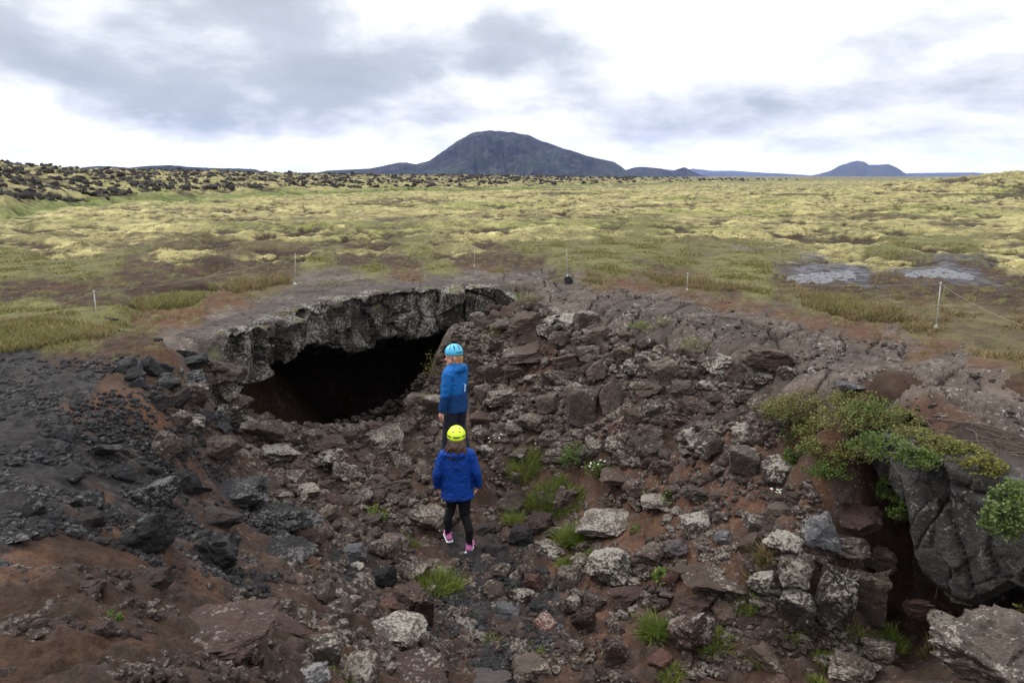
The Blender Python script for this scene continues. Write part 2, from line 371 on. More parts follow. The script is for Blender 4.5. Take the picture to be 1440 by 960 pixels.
def detail(x, y, z, wm, wb, wk):
    """small relief: wm moss weight, wb bedrock, wk gravel; metres"""
    r = np.sqrt(x*x+y*y); d = np.zeros(x.shape)
    # moss hummocks
    h = .5*fbm2(x*.42, y*.42, 4, 3)+.22*fbm2(x*1.6, y*1.6, 3, 5)
    f1, f2, idv = worley2(x*.36+.5*fbm2(x*.5, y*.5, 2, 21), y*.36+.5*fbm2(x*.5, y*.5, 2, 22), 31)
    crack = np.exp(-((f2-f1)/.10)**2)
    mossd = .42*h-.20*crack*sstep(-.1, .4, fbm2(x*.15, y*.15, 2, 33))
    f1b, f2b, _ = worley2(x*2.4, y*2.4, 41)
    mossd += -.09*f1b
    amp = sstep(9, 22, r)*.75+.25
    d += wm*mossd*amp
    return d
# ================================================================== ground assembly
ALB = np.array([(.202,.177,.078),(.105,.101,.036),(.034,.0205,.0145),(.064,.034,.022),(.020,.0185,.019),(.060,.048,.040),(.075,.062,.03),(.062,.060,.066),(.066,.035,.021),(.029,.0175,.012)])
def raymarch(px, py, tmax=400):
    px = np.atleast_1d(np.asarray(px, float)); py = np.atleast_1d(np.asarray(py, float))
    a = (px-720)/FPX; b = (480-py)/FPX
    d = np.stack([a, cP+b*sP, -sP+b*cP], 1)
    out = np.full((len(px), 3), np.nan); lo = np.full(len(px), .8); done = np.zeros(len(px), bool)
    ts = np.concatenate([np.arange(1.0, 24, .06), np.arange(24, tmax, .7)])
    prev = ts[0]
    for t in ts:
        act = ~done
        if not act.any(): break
        p = d[act]*t; z = height(p[:, 0], p[:, 1]); hit = p[:, 2] <= z
        idx = np.where(act)[0][hit]
        if len(idx):
            l = np.full(len(idx), prev); h = np.full(len(idx), t)
            for _ in range(7):
                m = (l+h)/2; q = d[idx]*m[:, None]; s = q[:, 2] <= height(q[:, 0], q[:, 1])
                h = np.where(s, m, h); l = np.where(s, l, m)
            out[idx] = d[idx]*h[:, None]; done[idx] = True
        prev = t
    return out
cp = np.array(cpts); CW = raymarch(cp[:, 0], cp[:, 1])
okc = ~np.isnan(CW[:, 0]); CW = CW[okc]; CK = cp[okc, 2].astype(int)
CU, CV = lp(CW[:, 0], CW[:, 1])
_tu, _tv = np.meshgrid(np.linspace(-1.7, 1.7, 600), np.linspace(-.3, 1.7, 500), indexing='ij'); _tu = _tu.ravel(); _tv = _tv.ravel()
WT = np.zeros((_tu.size, 10), np.float32)
for i in range(0, _tu.size, 50000):
    d2 = ((_tu[i:i+50000, None]-CU[None])**2+(_tv[i:i+50000, None]-CV[None])**2+1e-6).astype(np.float32); w = 1/(d2*d2*np.sqrt(d2))
    for k in range(10):
        m = CK == k
        if m.any(): WT[i:i+50000, k] = w[:, m].sum(1)
WT /= WT.sum(1, keepdims=True); WT = WT.reshape(600, 500, 10)
def class_weights(x, y):
    r = np.sqrt(x*x+y*y)
    u, v = lp(x, y)
    s = np.clip(r/9, .5, 3)
    u = u + .05*fbm2(x*.9/s, y*.9/s, 6, 51, .62) ; v = v + .05*fbm2(x*.9/s, y*.9/s, 6, 52, .62)
    W = bil(WT, (u+1.7)/3.4*599, (v+.3)/2.0*499).astype(np.float64)
    for k in range(10):
        nk = fbm2(x*.8/s**.5, y*.8/s**.5, 5, 510+k, .75)
        W[:, k] *= np.exp(np.clip((4 if k == 5 else 9)*nk, -6, 6))*(4.5 if k == 5 else 1)
    W /= W.sum(1, keepdims=True)
    m = (np.abs(x) < 26) & (np.abs(y) < 26); pv = np.zeros(x.shape)
    pv[m] = sstep(-.10, .22, tab(TPV, x[m], y[m])+.38*fbm2(x[m]*1.3, y[m]*1.3, 5, 581, .65))*.94
    W *= (1-pv)[:, None]; W[:, 5] += pv
    return W
def ground_eval(x, y, mode='full'):
    """height, colour and rock weight at ground points"""
    r = np.sqrt(x*x+y*y); az = np.arctan2(x, y); n = x.size
    z = height(x, y, mode)
    W = np.zeros((n, 10)); W[:, 0] = 1
    nm = (r < 46) & (y > -3)
    W[nm] = class_weights(x[nm], y[nm])
    nr = (r <= 46) & ~nm; W[nr] = 0; W[nr, 4] = .5; W[nr, 2] = .5
    t = sstep(30, 46, r)[:, None]; Wm = np.zeros((1, 10)); Wm[0, 0] = 1; W = W*(1-t)+Wm*t
    if mode == 'pit':
        W[:] = 0; W[:, 2] = 1
    wm = W[:, 0]; wg = W[:, 1]; wb = W[:, 5]; wk = W[:, 4]; wS = W[:, 2]+W[:, 3]+W[:, 8]+W[:, 9]; wD = W[:, 9]; wo = W[:, 6]
    col = W@ALB
    d = np.zeros(n)
    # --- moss
    ff = sstep(10, 20, r)
    hl = fbm2(x*.16, y*.16, 3, 2); h1 = fbm2(x*.55, y*.55, 4, 3); h2 = fbm2(x*2.1, y*2.1, 3, 5)
    wx = x*.33+.55*fbm2(x*.5, y*.5, 3, 21); wy = y*.33+.55*fbm2(x*.5, y*.5, 3, 22)
    f1, f2, idv = worley2(wx, wy, 31); cr = np.exp(-((f2-f1)/.11)**2)*sstep(-.12, .3, fbm2(x*.11+5, y*.11, 2, 33))
    g1, g2, idg = worley2(x*1.7+.4*h2, y*1.7, 41)
    sc_ = 1-.6*sstep(60, 200, r)
    moss = .34*hl+.36*h1+.07*h2-.34*cr-.09*g1
    d += wm*moss*(.25+.75*ff)
    lowv = h1*.9+hl*.6+.25*h2-.9*cr
    bare = sstep(-.02, -.26, lowv+.25*fbm2(x*2.2, y*2.2, 3, 78))*(1-sstep(200, 500, r)*.3)
    green = sstep(.0, .5, fbm2(x*.09+9, y*.09, 3, 61)+.35*h2-.35*h1)
    mossc = np.array([.202,.177,.078])*(1-green[:, None])+np.array([.12,.13,.035])*green[:, None]
    pale = sstep(.0, .6, h2+.6*h1)[:, None]; mossc = mossc*(1-.35*pale)+np.array([.31,.28,.13])*.35*pale
    ol = sstep(-.05, .45, fbm2(x*.25, y*.25, 3, 71)-.25)[:, None]*.75; mossc = mossc*(1-ol)+np.array([.095,.08,.028])*ol
    sp = sstep(.10, .32, fbm2(x*1.1, y*1.5, 4, 77, .65)-.06*ff)[:, None]*.8; mossc = mossc*(1-sp)+np.array([.05,.036,.018])*sp  # dark specks put the moss's small shadows into its colour
    m3 = fbm2(x*.8, y*.8, 4, 171, .7)*(1-sstep(120, 400, r))+.5*fbm2(x*.2, y*.35, 4, 172, .6); mossc = mossc*np.clip(1+1.15*m3, .35, 1.55)[:, None]  # tone noise paints highlights and shadows of the moss into the vertex colour
    band = sstep(.12, .34, fbm2(x*.05, y*.13, 4, 178, .6)+.25*h2)*sstep(16, 24, r)*(1-sstep(150, 300, r)); bare = np.maximum(bare, .8*band)
    mossc = mossc*(1-bare[:, None])+np.array([.030,.020,.014])*bare[:, None]
    col = col+wm[:, None]*(mossc-ALB[0])
    # --- grass
    d += wg*(.05*h2+.05*h1+.03)
    col = col*(1-wg[:, None])+wg[:, None]*(col*(1-.35)+.35*np.array([.045,.04,.018])*np.ones((n, 1)))
    # --- scrub
    d += wo*(.06*h2+.07*h1)
    so = sstep(-.2, .4, h2)[:, None]*wo[:, None]; col = col*(1-.55*so)+np.array([.035,.024,.017])*.55*so
    nearm = r < 32
    xn = x[nearm]; yn = y[nearm]
    if nearm.any():
        # --- soil lumps and half sunk stones
        a = fbm2(xn*1.5, yn*1.5, 4, 81); b = fbm2(xn*7, yn*7, 3, 82)
        s1, s2, sid = worley2(xn*4.2+.3*b, yn*4.2, 83); dome = np.clip(.42-s1, 0, 1)*(sid > .45)
        t1, t2, tid = worley2(xn*11+.3*b, yn*11, 84); dom2 = np.clip(.42-t1, 0, 1)*(tid > .4)
        inpit = sstep(-2.25, -2.7, z[nearm]); amp = .35+.65*inpit
        wS_ = wS[nearm]+wk[nearm]
        d[nearm] += wD[nearm]*(.07*a+.035*b+.012*fbm2(xn*22, yn*22, 3, 85)+.10*dome)
        d[nearm] += wS_*(amp*(.10*a+.028*b)+(.16*amp+.02)*dome+.06*dom2*(.35+.65*amp))
        ck = col[nearm]
        sc2 = (sstep(.0, .2, dome)*(.35+.65*amp))[:, None]*(wS[nearm])[:, None]
        ck = ck*(1-.45*sc2)+np.array([.055,.042,.037])*.45*sc2
        v = (1+.45*fbm2(xn*3, yn*3, 4, 86)+.25*fbm2(xn*.7, yn*.7, 3, 87))[:, None]; ck = ck*np.clip(v, .35, 2)
        # the plain's bare soil carries flecks of scrub and dead moss
        fl = sstep(.02, .30, fbm2(xn*3.1, yn*3.1, 5, 188, .7))*(1-inpit)*(1-sstep(.0, .35, wD[nearm]+wk[nearm]))*wS[nearm]*sstep(7.5, 10, r[nearm])
        ck = ck*(1-.8*fl[:, None])+np.array([.085,.078,.028])*.8*fl[:, None]; d[nearm] += .05*fl+.03*fbm2(xn*4, yn*4, 3, 189)*(1-inpit)*wS[nearm]
        # reddish stains
        st = sstep(.1, .5, fbm2(xn*.9+3, yn*.9, 4, 88))[:, None]*wS[nearm][:, None]*.5
        ck = ck*(1-st)+np.array([.072,.034,.020])*st
        # --- bedrock plates
        wpx = xn*1.45+.20*fbm2(xn*1.6, yn*1.6, 4, 91, .6); wpy = yn*1.45+.20*fbm2(xn*1.6, yn*1.6, 4, 92, .6)
        p1, p2, pid = worley2(wpx, wpy, 93); crk = np.exp(-((p2-p1)/.04)**2)
        q1, q2, qid = worley2(xn*4+.2*b, yn*4, 94); crk2 = np.exp(-((q2-q1)/.05)**2)*sstep(.3, .5, pid)
        # bigger relief where the pavement breaks up towards the slope
        brk = sstep(-1.2, .4, xn)*1.0
        bz = -.06*crk*(.35+.65*brk)+.04*(pid-.5)*brk+.012*(qid-.5)*brk*(pid > .5)-.025*crk2*brk+.006*b+.012*a+.005*fbm2(xn*20, yn*20, 3, 95)
        d[nearm] += wb[nearm]*bz
        cc = (wb[nearm]*np.clip(crk*(.3+.7*brk)+.5*crk2*brk, 0, 1))[:, None]
        ck = ck*(1-.85*cc)+np.array([.012,.010,.008])*.85*cc
        pv = (wb[nearm])[:, None]; ck = ck*(1+pv*(.55*(pid-.5))[:, None])
        # --- gravel
        k1, k2, kid = worley2(xn*16, yn*16, 97); d[nearm] += wk[nearm]*.02*np.clip(.5-k1, 0, 1)*(kid > .3)
        ck = ck*(1+(wk[nearm]*(kid-.5)*1.0)[:, None])
        y1, y2, yid = worley2(xn*7, yn*4, 98); ck = ck*(1+(W[nearm][:, 7]*(yid-.6)*1.2)[:, None])
        col[nearm] = ck
    # --- lava field and knoll far off
    fr = lava_front(az)*(1+.10*fbm2(x*.03, y*.03, 2, 101)); px_ = 720+990*np.tan(np.clip(az, -1.3, 1.3))
    rise = np.interp(r/fr, [.97,1.08,1.7,2.2], [0,.32,.95,1])*(y > 0)
    LH = np.interp(px_, [-300,0,100,400,700,900,1200,1500], [3.6,3.4,3.25,2.75,2.25,1.7,.8,.6])
    rough = np.interp(px_, [-300,0,400,800,1000,1500], [.8,.75,.6,.55,.3,.2])
    e1, e2, eid = worley2(x*.22, y*.22, 103); bil = 1-1.6*e1
    LHn = LH*(1+.0*r)+rough*(.6*fbm2(x*.09, y*.09, 4, 104)+.45*bil-.35+.9*fbm2(x*.45, y*.45, 4, 106, .65))
    far = sstep(250, 900, r)
    d += rise*LHn*(1-far)+far*(-.4)
    rockf = sstep(-.02, .18, fbm2(x*.55, y*.55, 5, 105, .7)+.12*bil-.03)*rise*np.interp(px_, [0,900,1300], [.95,.9,.7])
    col = col*(1-rockf[:, None])+np.array([.014,.012,.011])*rockf[:, None]
    foot = np.exp(-((r/fr-.98)/.05)**2)*sstep(35, 50, r)
    col = col*(1-.65*foot[:, None])+np.array([.065,.095,.02])*.65*foot[:, None]
    kx, ky = 66., 78.; kd = np.sqrt((x-kx)**2/1.5+(y-ky)**2*1.3)
    d += 2.9*np.exp(-(kd/19)**2)*(1+.12*h1)+.9*np.exp(-(((x-86)**2+(y-118)**2)/25**2))
    fd = sstep(300, 2500, r)[:, None]; col = col*(1-fd)+np.array([.11,.10,.055])*fd
    fstripe = sstep(.05, .35, fbm2(x*.012, y*.03, 3, 111))[:, None]*sstep(120, 260, r)[:, None]*.6
    col = col*(1-fstripe)+np.array([.05,.05,.028])*fstripe
    dd = d*np.where(mode == 'pit', .6, 1)
    return z+dd, np.clip(col, .004, .9), np.clip(wb+.45*inpitf(z)*wS, 0, 1), W
def inpitf(z): return sstep(-2.3, -2.8, z)

def ground_z(x, y):
    x = np.atleast_1d(np.asarray(x, float)); y = np.atleast_1d(np.asarray(y, float))
    return ground_eval(x, y)[0]

# angles (dense in front) and graded distances
ang = np.concatenate([np.linspace(-math.pi, -.92, 40)[:-1], np.linspace(-.92, .92, 1500), np.linspace(.92, math.pi, 40)[1:-1]])
rr = [.35]
while rr[-1] < 22000:
    r_ = rr[-1]
    k = .02 if r_ < 1.5 else (.0052 if r_ < 16 else (.0062 if r_ < 120 else (.012 if r_ < 400 else .05)))
    rr.append(r_*(1+k))
rr = np.array(rr)
A_, R_ = np.meshgrid(ang, rr, indexing='ij')
X = (R_*np.sin(A_)).ravel(); Y = (R_*np.cos(A_)).ravel()
tick('grid'); Z, C_, WB, WW = ground_eval(X, Y); tick('ground eval')
nu, nv = len(ang), len(rr)
F = grid_faces(nu, nv, wrap=True)
nearf = (R_.ravel() < 26); xn_, yn_ = X[nearf], Y[nearf]; band = np.zeros(X.shape, bool)
band[nearf] = ((poly_sd(xn_, yn_, CAVE) > 0) & (line_dist(xn_, yn_, LED[2:-2]) < .50)) | ((poly_sd(xn_, yn_, CAVE2) > 0) & (line_dist(xn_, yn_, LED2[1:]) < .50))
keep = ~band[F].any(1)
Cc = np.concatenate([C_, WB[:, None]], 1)

def mat_ground():
    m, nt, b = new_mat('ground'); P = geo_pos(nt)
    at = N(nt, 'ShaderNodeAttribute', attribute_name='col'); base = at.outputs['Color']; rk = at.outputs['Alpha']
    n1 = noise(nt, P, 9, 6, .65); n2 = noise(nt, P, 60, 4, .6); n3 = noise(nt, P, 2.2, 4)
    v = math_(nt, 'MULTIPLY', mrange(nt, n1, .25, .75, .62, 1.4), mrange(nt, n2, .3, .7, .72, 1.3))
    vv = N(nt, 'ShaderNodeCombineColor'); [L(nt, v, vv.inputs[i]) for i in range(3)]
    c = mix(nt, 1, base, vv.outputs[0], 'MULTIPLY')
    # small light stones and pale lichen on rock
    vo = N(nt, 'ShaderNodeTexVoronoi'); vo.inputs['Scale'].default_value = 26; L(nt, P, vo.inputs['Vector'])
    li = noise(nt, P, 17, 5, .7); lm = math_(nt, 'MULTIPLY', mrange(nt, li, .56, .64), math_(nt, 'MULTIPLY', rk, .75))
    lm = math_(nt, 'MULTIPLY', lm, mrange(nt, n3, .42, .6))
    c = mix(nt, lm, c, (.30, .28, .27))
    L(nt, c, b.inputs['Base Color'])
    b.inputs['Roughness'].default_value = .9; b.inputs['Specular IOR Level'].default_value = .12
    h = math_(nt, 'ADD', n1, math_(nt, 'MULTIPLY', n2, .35))
    b1 = bump(nt, b, h, .75, .03)
    bump(nt, b, vo.outputs['Distance'], .35, .012, b1)
    return m
M_GROUND = mat_ground()
used = np.unique(F[keep]); remap = np.full(len(X), -1); remap[used] = np.arange(len(used))
g = mesh_np('ground', np.stack([X, Y, Z], 1)[used], remap[F[keep]], M_GROUND, True, Cc[used]); tag(g, kind='structure')

# floor of the caves running in under the roof
def cave_floor(poly, x0, x1, y0, y1, step):
    gx, gy = np.meshgrid(np.arange(x0, x1, step), np.arange(y0, y1, step), indexing='ij'); sx, sy = gx.ravel(), gy.ravel()
    zc, ccol, wbc, _ = ground_eval(sx, sy, 'pit')
    sdc = poly_sd(sx, sy, poly); Fc = grid_faces(*gx.shape); kp = (sdc[Fc] > -.22).all(1); zc = zc-.03
    us = np.unique(Fc[kp]); rm = np.full(len(sx), -1); rm[us] = np.arange(len(us))
    cf = mesh_np('cave_floor', np.stack([sx, sy, zc], 1)[us], rm[Fc[kp]], M_GROUND, True, np.concatenate([ccol, wbc[:, None]], 1)[us]); tag(cf, kind='structure')
cave_floor(CAVE, -7.6, 1.6, 8.0, 22, .05); cave_floor(CAVE2, 2.6, 7.3, 2.6, 7.6, .04)

# ------------------------------------------------------------------ overhanging ledge of the cave roof
def rock_shader(name, base, base2, lichen, lam, rough=.75, bscale=1.0, moss=0.0, objspace=False, warm=0.0, lscale=1.0):
    m, nt, b = new_mat(name)
    if objspace:
        P = N(nt, 'ShaderNodeTexCoord').outputs['Object']
        oi = N(nt, 'ShaderNodeObjectInfo'); g_ = N(nt, 'ShaderNodeNewGeometry')
        P = g_.outputs['Position']
    else: P = geo_pos(nt)
    n1 = noise(nt, P, 5*bscale, 6, .65, .3); n2 = noise(nt, P, 38*bscale, 5, .65)
    c = mix(nt, mrange(nt, n1, .3, .7), base, base2)
    if objspace:
        rv = oi.outputs['Random']; br = N(nt, 'ShaderNodeCombineColor')
        vv = mrange(nt, rv, 0, 1, .62, 1.3); [L(nt, vv, br.inputs[i]) for i in range(3)]
        c = mix(nt, 1, c, br.outputs[0], 'MULTIPLY')
        rv2 = math_(nt, 'FRACT', math_(nt, 'MULTIPLY', rv, 17.3))
        c = mix(nt, math_(nt, 'MULTIPLY', mrange(nt, rv2, .7, 1), .4), c, (.062, .034, .027))
    vr = N(nt, 'ShaderNodeCombineColor'); v2 = mrange(nt, n2, .3, .7, .7, 1.3); [L(nt, v2, vr.inputs[i]) for i in range(3)]
    c = mix(nt, 1, c, vr.outputs[0], 'MULTIPLY')
    # pale crusty lichen, thicker on faces open to the sky
    li = noise(nt, P, 30*lscale, 6, .76); lb = noise(nt, P, 3.6*lscale, 4)
    nz = N(nt, 'ShaderNodeSeparateXYZ'); L(nt, N(nt, 'ShaderNodeNewGeometry').outputs['Normal'], nz.inputs[0])
    up = mrange(nt, nz.outputs[2], -.4, .8, -.05, .05)
    th = math_(nt, 'ADD', math_(nt, 'ADD', li, math_(nt, 'MULTIPLY', math_(nt, 'SUBTRACT', lb, .5), .55)), up)
    if objspace: th = math_(nt, 'ADD', th, mrange(nt, rv2, 0, .8, .045, -.11))
    lm = mrange(nt, th, .60-.11*lam, .64-.11*lam)
    lv = mix(nt, mrange(nt, n2, .35, .65), tuple(k*.62 for k in lichen), lichen)
    c = mix(nt, math_(nt, 'MULTIPLY', lm, .8), c, lv)
    if moss:
        ms = math_(nt, 'MULTIPLY', mrange(nt, noise(nt, P, 3.3, 4), .62-moss*.2, .72-moss*.2), mrange(nt, nz.outputs[2], .0, .6))
        c = mix(nt, math_(nt, 'MULTIPLY', ms, .8), c, (.10, .10, .03))
    L(nt, c, b.inputs['Base Color']); b.inputs['Roughness'].default_value = .85; b.inputs['Specular IOR Level'].default_value = .18
    h = math_(nt, 'ADD', math_(nt, 'MULTIPLY', n1, 1.0), math_(nt, 'MULTIPLY', n2, .4))
    h = math_(nt, 'ADD', h, math_(nt, 'MULTIPLY', li, .3))
    b1_ = bump(nt, b, h, 1.0, .035)
    vo_ = N(nt, 'ShaderNodeTexVoronoi'); vo_.inputs['Scale'].default_value = 55; L(nt, P, vo_.inputs['Vector']); bump(nt, b, vo_.outputs['Distance'], .35, .008, b1_)
    return m
M_LEDGE = rock_shader('ledge_rock', (.105,.092,.086), (.055,.047,.045), (.27,.26,.23), .45, moss=.35)
M_ROCK = rock_shader('rubble_rock', (.078,.060,.048), (.033,.025,.020), (.26,.235,.20), .38, objspace=True)
M_LICH = rock_shader('lichen_rock', (.074,.060,.050), (.032,.026,.022), (.31,.285,.245), .58, objspace=True)
M_DARK = rock_shader('dark_lava_rock', (.022,.021,.022), (.011,.0105,.011), (.13,.125,.12), .0, objspace=True)
M_BROWN = rock_shader('brown_rock', (.052,.032,.026), (.027,.018,.015), (.24,.21,.19), .1, objspace=True)
M_RED = rock_shader('red_rock', (.085,.040,.032), (.045,.024,.020), (.28,.23,.2), .1, objspace=True)
M_SLAB = rock_shader('slab_rock', (.13,.125,.125), (.085,.08,.078), (.24,.235,.22), .2, bscale=.5)
M_GREY = rock_shader('grey_rock', (.085,.083,.088), (.048,.046,.048), (.25,.24,.23), .2, objspace=True)

def resample(P, step):
    P = np.asarray(P, float); d = np.r_[0, np.cumsum(np.sqrt(((P[1:, :2]-P[:-1, :2])**2).sum(1)))]
    s = np.arange(0, d[-1], step); return np.stack([np.interp(s, d, P[:, k]) for k in range(P.shape[1])], 1), s, d[-1]
def smooth1(a, k):
    ker = np.ones(k)/k; pad = np.pad(a, (k//2, k//2), mode='edge'); return np.convolve(pad, ker, 'valid')[:len(a)]
def make_ledge(LED, LEDZ, name, mat, seed, blocky=1.0, vs=1.15, hs=2.1, lipamp=1.0, e0=.5, e1=1.2, depth=6.0, step=.03, lean=.07, drop=1.9, facet=.5):
    q = np.column_stack([LED, LEDZ])
    Q, S_, SL = resample(q, step)
    for k in range(2): Q[:, k] = smooth1(Q[:, k], 13)
    tan = np.gradient(Q[:, :2], axis=0); tan /= np.linalg.norm(tan, axis=1, keepdims=True)+1e-9
    nin = np.stack([-tan[:, 1], tan[:, 0]], 1)    # into the hill
    for k in range(2): nin[:, k] = smooth1(nin[:, k], 31)
    nin /= np.linalg.norm(nin, axis=1, keepdims=True)
    c1, c2, cid = worley2(S_*1.5, S_*0+.5, seed+8)
    lipn = .10*fbm2(S_*2.3, S_*0, 3, seed)+.22*(cid-.5)
    endf = sstep(0, e0, S_)*sstep(0, e1, SL-S_) if e1 > 0 else sstep(0, e0, S_)
    zt = height(Q[:, 0]+nin[:, 0]*.6, Q[:, 1]+nin[:, 1]*.6)
    lip = Q[:, 3]+lipn*endf*lipamp
    prof = [('top', t) for t in np.linspace(1.05, 0.0, 34)]+[('face', t) for t in np.linspace(.0, 1, 56)[1:]]+[('ceil', t) for t in np.linspace(0, 1, 40)[1:]]
    nP = len(prof); V = np.zeros((len(Q), nP, 3))
    for j, (kind, t) in enumerate(prof):
        if kind == 'top':
            off = np.full(len(Q), t); z = -.35*(1-sstep(.0, .75, S_))-.3*(1-sstep(0, .7, SL-S_))*(e1 > 0)+height(Q[:, 0]+nin[:, 0]*max(t, .55), Q[:, 1]+nin[:, 1]*max(t, .55))+.03-.04*math.exp(-(t/.10)**2)-.12*sstep(.75, 1.05, t)
        elif kind == 'face':
            z = zt-.35*(1-sstep(.0, .75, S_))*(1-t)-.3*(1-sstep(0, .7, SL-S_))*(e1 > 0)*(1-t)+(lip-zt)*t; off = np.full(len(Q), .0+lean*t+.10*sstep(.9, 1, t)); z = z-.0
        else:
            off = np.full(len(Q), lean+.10+depth*t**1.3); z = lip+.12*sstep(0, .2, t)-drop*sstep(.35, 1, t)
            off = off*(.35+.65*endf)
        V[:, j, 0] = Q[:, 0]+nin[:, 0]*off; V[:, j, 1] = Q[:, 1]+nin[:, 1]*off; V[:, j, 2] = z
    Vf = V.reshape(-1, 3)
    kk = np.array([('top', 'face', 'ceil').index(p[0]) for p in prof]); Kf = np.tile(kk, len(Q)); Tf = np.tile(np.array([p[1] for p in prof]), len(Q)); EF = np.repeat(endf, nP)
    w = Vf.copy(); w[:, :2] += .10*np.stack([fbm3(Vf*1.5, 3, seed+1), fbm3(Vf*1.5, 3, seed+2)], 1)
    f1, f2, bid, rel = worley3c(w*np.array([hs, hs, vs]), seed+3, .8); g1, g2, bid2, rel2 = worley3c(w*np.array([hs*2.3, hs*2.3, vs*2.6]), seed+4, .8)
    # flat faced joints: each cell carries one offset, joints are narrow and deep
    blk = blocky*(.26*(bid-.5)+.08*(bid2-.5)-.10*np.exp(-((f2-f1)/.035)**2)-.03*np.exp(-((g2-g1)/.04)**2))
    th1 = bid*71.3; th2 = bid2*57.7; blk = blk+facet*(.30*(rel[:, 0]*np.cos(th1)+rel[:, 1]*np.sin(th1)+rel[:, 2]*np.sin(th1*1.7)*.8)+.10*(rel2[:, 0]*np.cos(th2)+rel2[:, 1]*np.sin(th2)+rel2[:, 2]*np.sin(th2*1.7)))
    tl = np.repeat(nin[:, 0], nP)*0; hx = _hash(np.floor(bid*1023).astype(np.int64), np.zeros(len(Vf), np.int64), np.zeros(len(Vf), np.int64), seed)/4294967296.0-.5
    blk = blk+blocky*.25*hx*(Tf-.5)*(Kf == 1)
    rgh = (.05*fbm3(Vf*3.2, 4, seed+5)+.02*fbm3(Vf*13, 3, seed+6))*(.4+.6*blocky)
    facew = np.where(Kf == 1, sstep(0, .08, Tf), np.where(Kf == 2, .8, 0.0))*(.35+.65*EF)
    nrm = np.zeros_like(Vf); nrm[:, 0] = -np.repeat(nin[:, 0], nP); nrm[:, 1] = -np.repeat(nin[:, 1], nP)
    nrm[Kf == 2] *= .3; nrm[Kf == 2, 2] = -.6
    Vf = Vf+nrm*((blk+rgh)*facew)[:, None]
    topw = np.where(Kf == 0, sstep(1.05, .7, Tf), 0)
    edgew = np.where(Kf == 0, np.exp(-(Tf/.25)**2), np.where(Kf == 1, np.exp(-(Tf/.2)**2), 0))*(.3+.7*EF)
    Vf[:, 2] += edgew*blocky*(.06*(bid2-.6)+.05*fbm3(Vf*4, 3, seed+7)-.05*np.exp(-((f2-f1)/.06)**2))+topw*(.03*fbm3(Vf*3, 4, seed+9)-.02*np.exp(-((g2-g1)/.04)**2))
    Vf[:, :2] += nrm[:, :2]*(edgew*.22*blocky*(bid-.4))[:, None]
    # colour: bare flow top like the ground behind, lichen only towards the brink and the face
    onface = np.clip(np.where(Kf == 0, sstep(.55, .0, Tf+.25*fbm3(Vf*2, 3, seed+11)), 1), 0, 1)
    top = np.array(mat.get('top', (.056,.046,.040))); fc = np.array(mat['face'])
    col = np.outer(1-onface, top)+np.outer(onface, fc); col *= (1+.35*fbm3(Vf*2.5, 4, seed+12)+.25*(bid2-.5)*onface)[:, None]
    dk = np.clip(np.exp(-((f2-f1)/.05)**2)*.8+np.exp(-((g2-g1)/.05)**2)*.4, 0, 1)*np.where(Kf == 1, 1, .35); col *= (1-.4*dk)[:, None]
    led = mesh_np(name, Vf, grid_faces(len(Q), nP), mat['m'], False, np.column_stack([np.clip(col, .01, .9), onface])); return led
def mat_ledge(name, lam, moss):
    m, nt, b = new_mat(name); P = geo_pos(nt)
    at = N(nt, 'ShaderNodeAttribute', attribute_name='col'); base = at.outputs['Color']; rk = at.outputs['Alpha']
    n1 = noise(nt, P, 6, 6, .65, .3); n2 = noise(nt, P, 42, 5, .65)
    v = math_(nt, 'MULTIPLY', mrange(nt, n1, .25, .75, .6, 1.4), mrange(nt, n2, .3, .7, .7, 1.3))
    vv = N(nt, 'ShaderNodeCombineColor'); [L(nt, v, vv.inputs[i]) for i in range(3)]; c = mix(nt, 1, base, vv.outputs[0], 'MULTIPLY')
    li = noise(nt, P, 24, 6, .74); lb = noise(nt, P, 2.2, 4)
    th = math_(nt, 'ADD', li, math_(nt, 'MULTIPLY', math_(nt, 'SUBTRACT', lb, .5), .6)); lm = mrange(nt, th, .57-.1*lam, .63-.1*lam)
    c = mix(nt, math_(nt, 'MULTIPLY', lm, math_(nt, 'MULTIPLY_ADD', rk, .75, .06)), c, (.30, .285, .25))
    nz = N(nt, 'ShaderNodeSeparateXYZ'); L(nt, N(nt, 'ShaderNodeNewGeometry').outputs['Normal'], nz.inputs[0])
    ms = math_(nt, 'MULTIPLY', mrange(nt, noise(nt, P, 2.3, 5), .62-moss*.2, .70-moss*.2), mrange(nt, nz.outputs[2], .1, .7))
    c = mix(nt, math_(nt, 'MULTIPLY', math_(nt, 'MULTIPLY', ms, rk), .7), c, (.085, .085, .03))
    L(nt, c, b.inputs['Base Color']); b.inputs['Roughness'].default_value = .85; b.inputs['Specular IOR Level'].default_value = .18
    h = math_(nt, 'ADD', math_(nt, 'ADD', n1, math_(nt, 'MULTIPLY', n2, .6)), math_(nt, 'MULTIPLY', li, .4)); b1_ = bump(nt, b, h, 1.0, .04)
    vo_ = N(nt, 'ShaderNodeTexVoronoi'); vo_.inputs['Scale'].default_value = 38; L(nt, P, vo_.inputs['Vector']); bump(nt, b, vo_.outputs['Distance'], .5, .012, b1_)
    return m
led = make_ledge(LED, LEDZ, 'cave_roof', {'m': mat_ledge('cave_roof_rock', .5, .4), 'face': (.046,.038,.034)}, 211); tag(led, kind='structure')
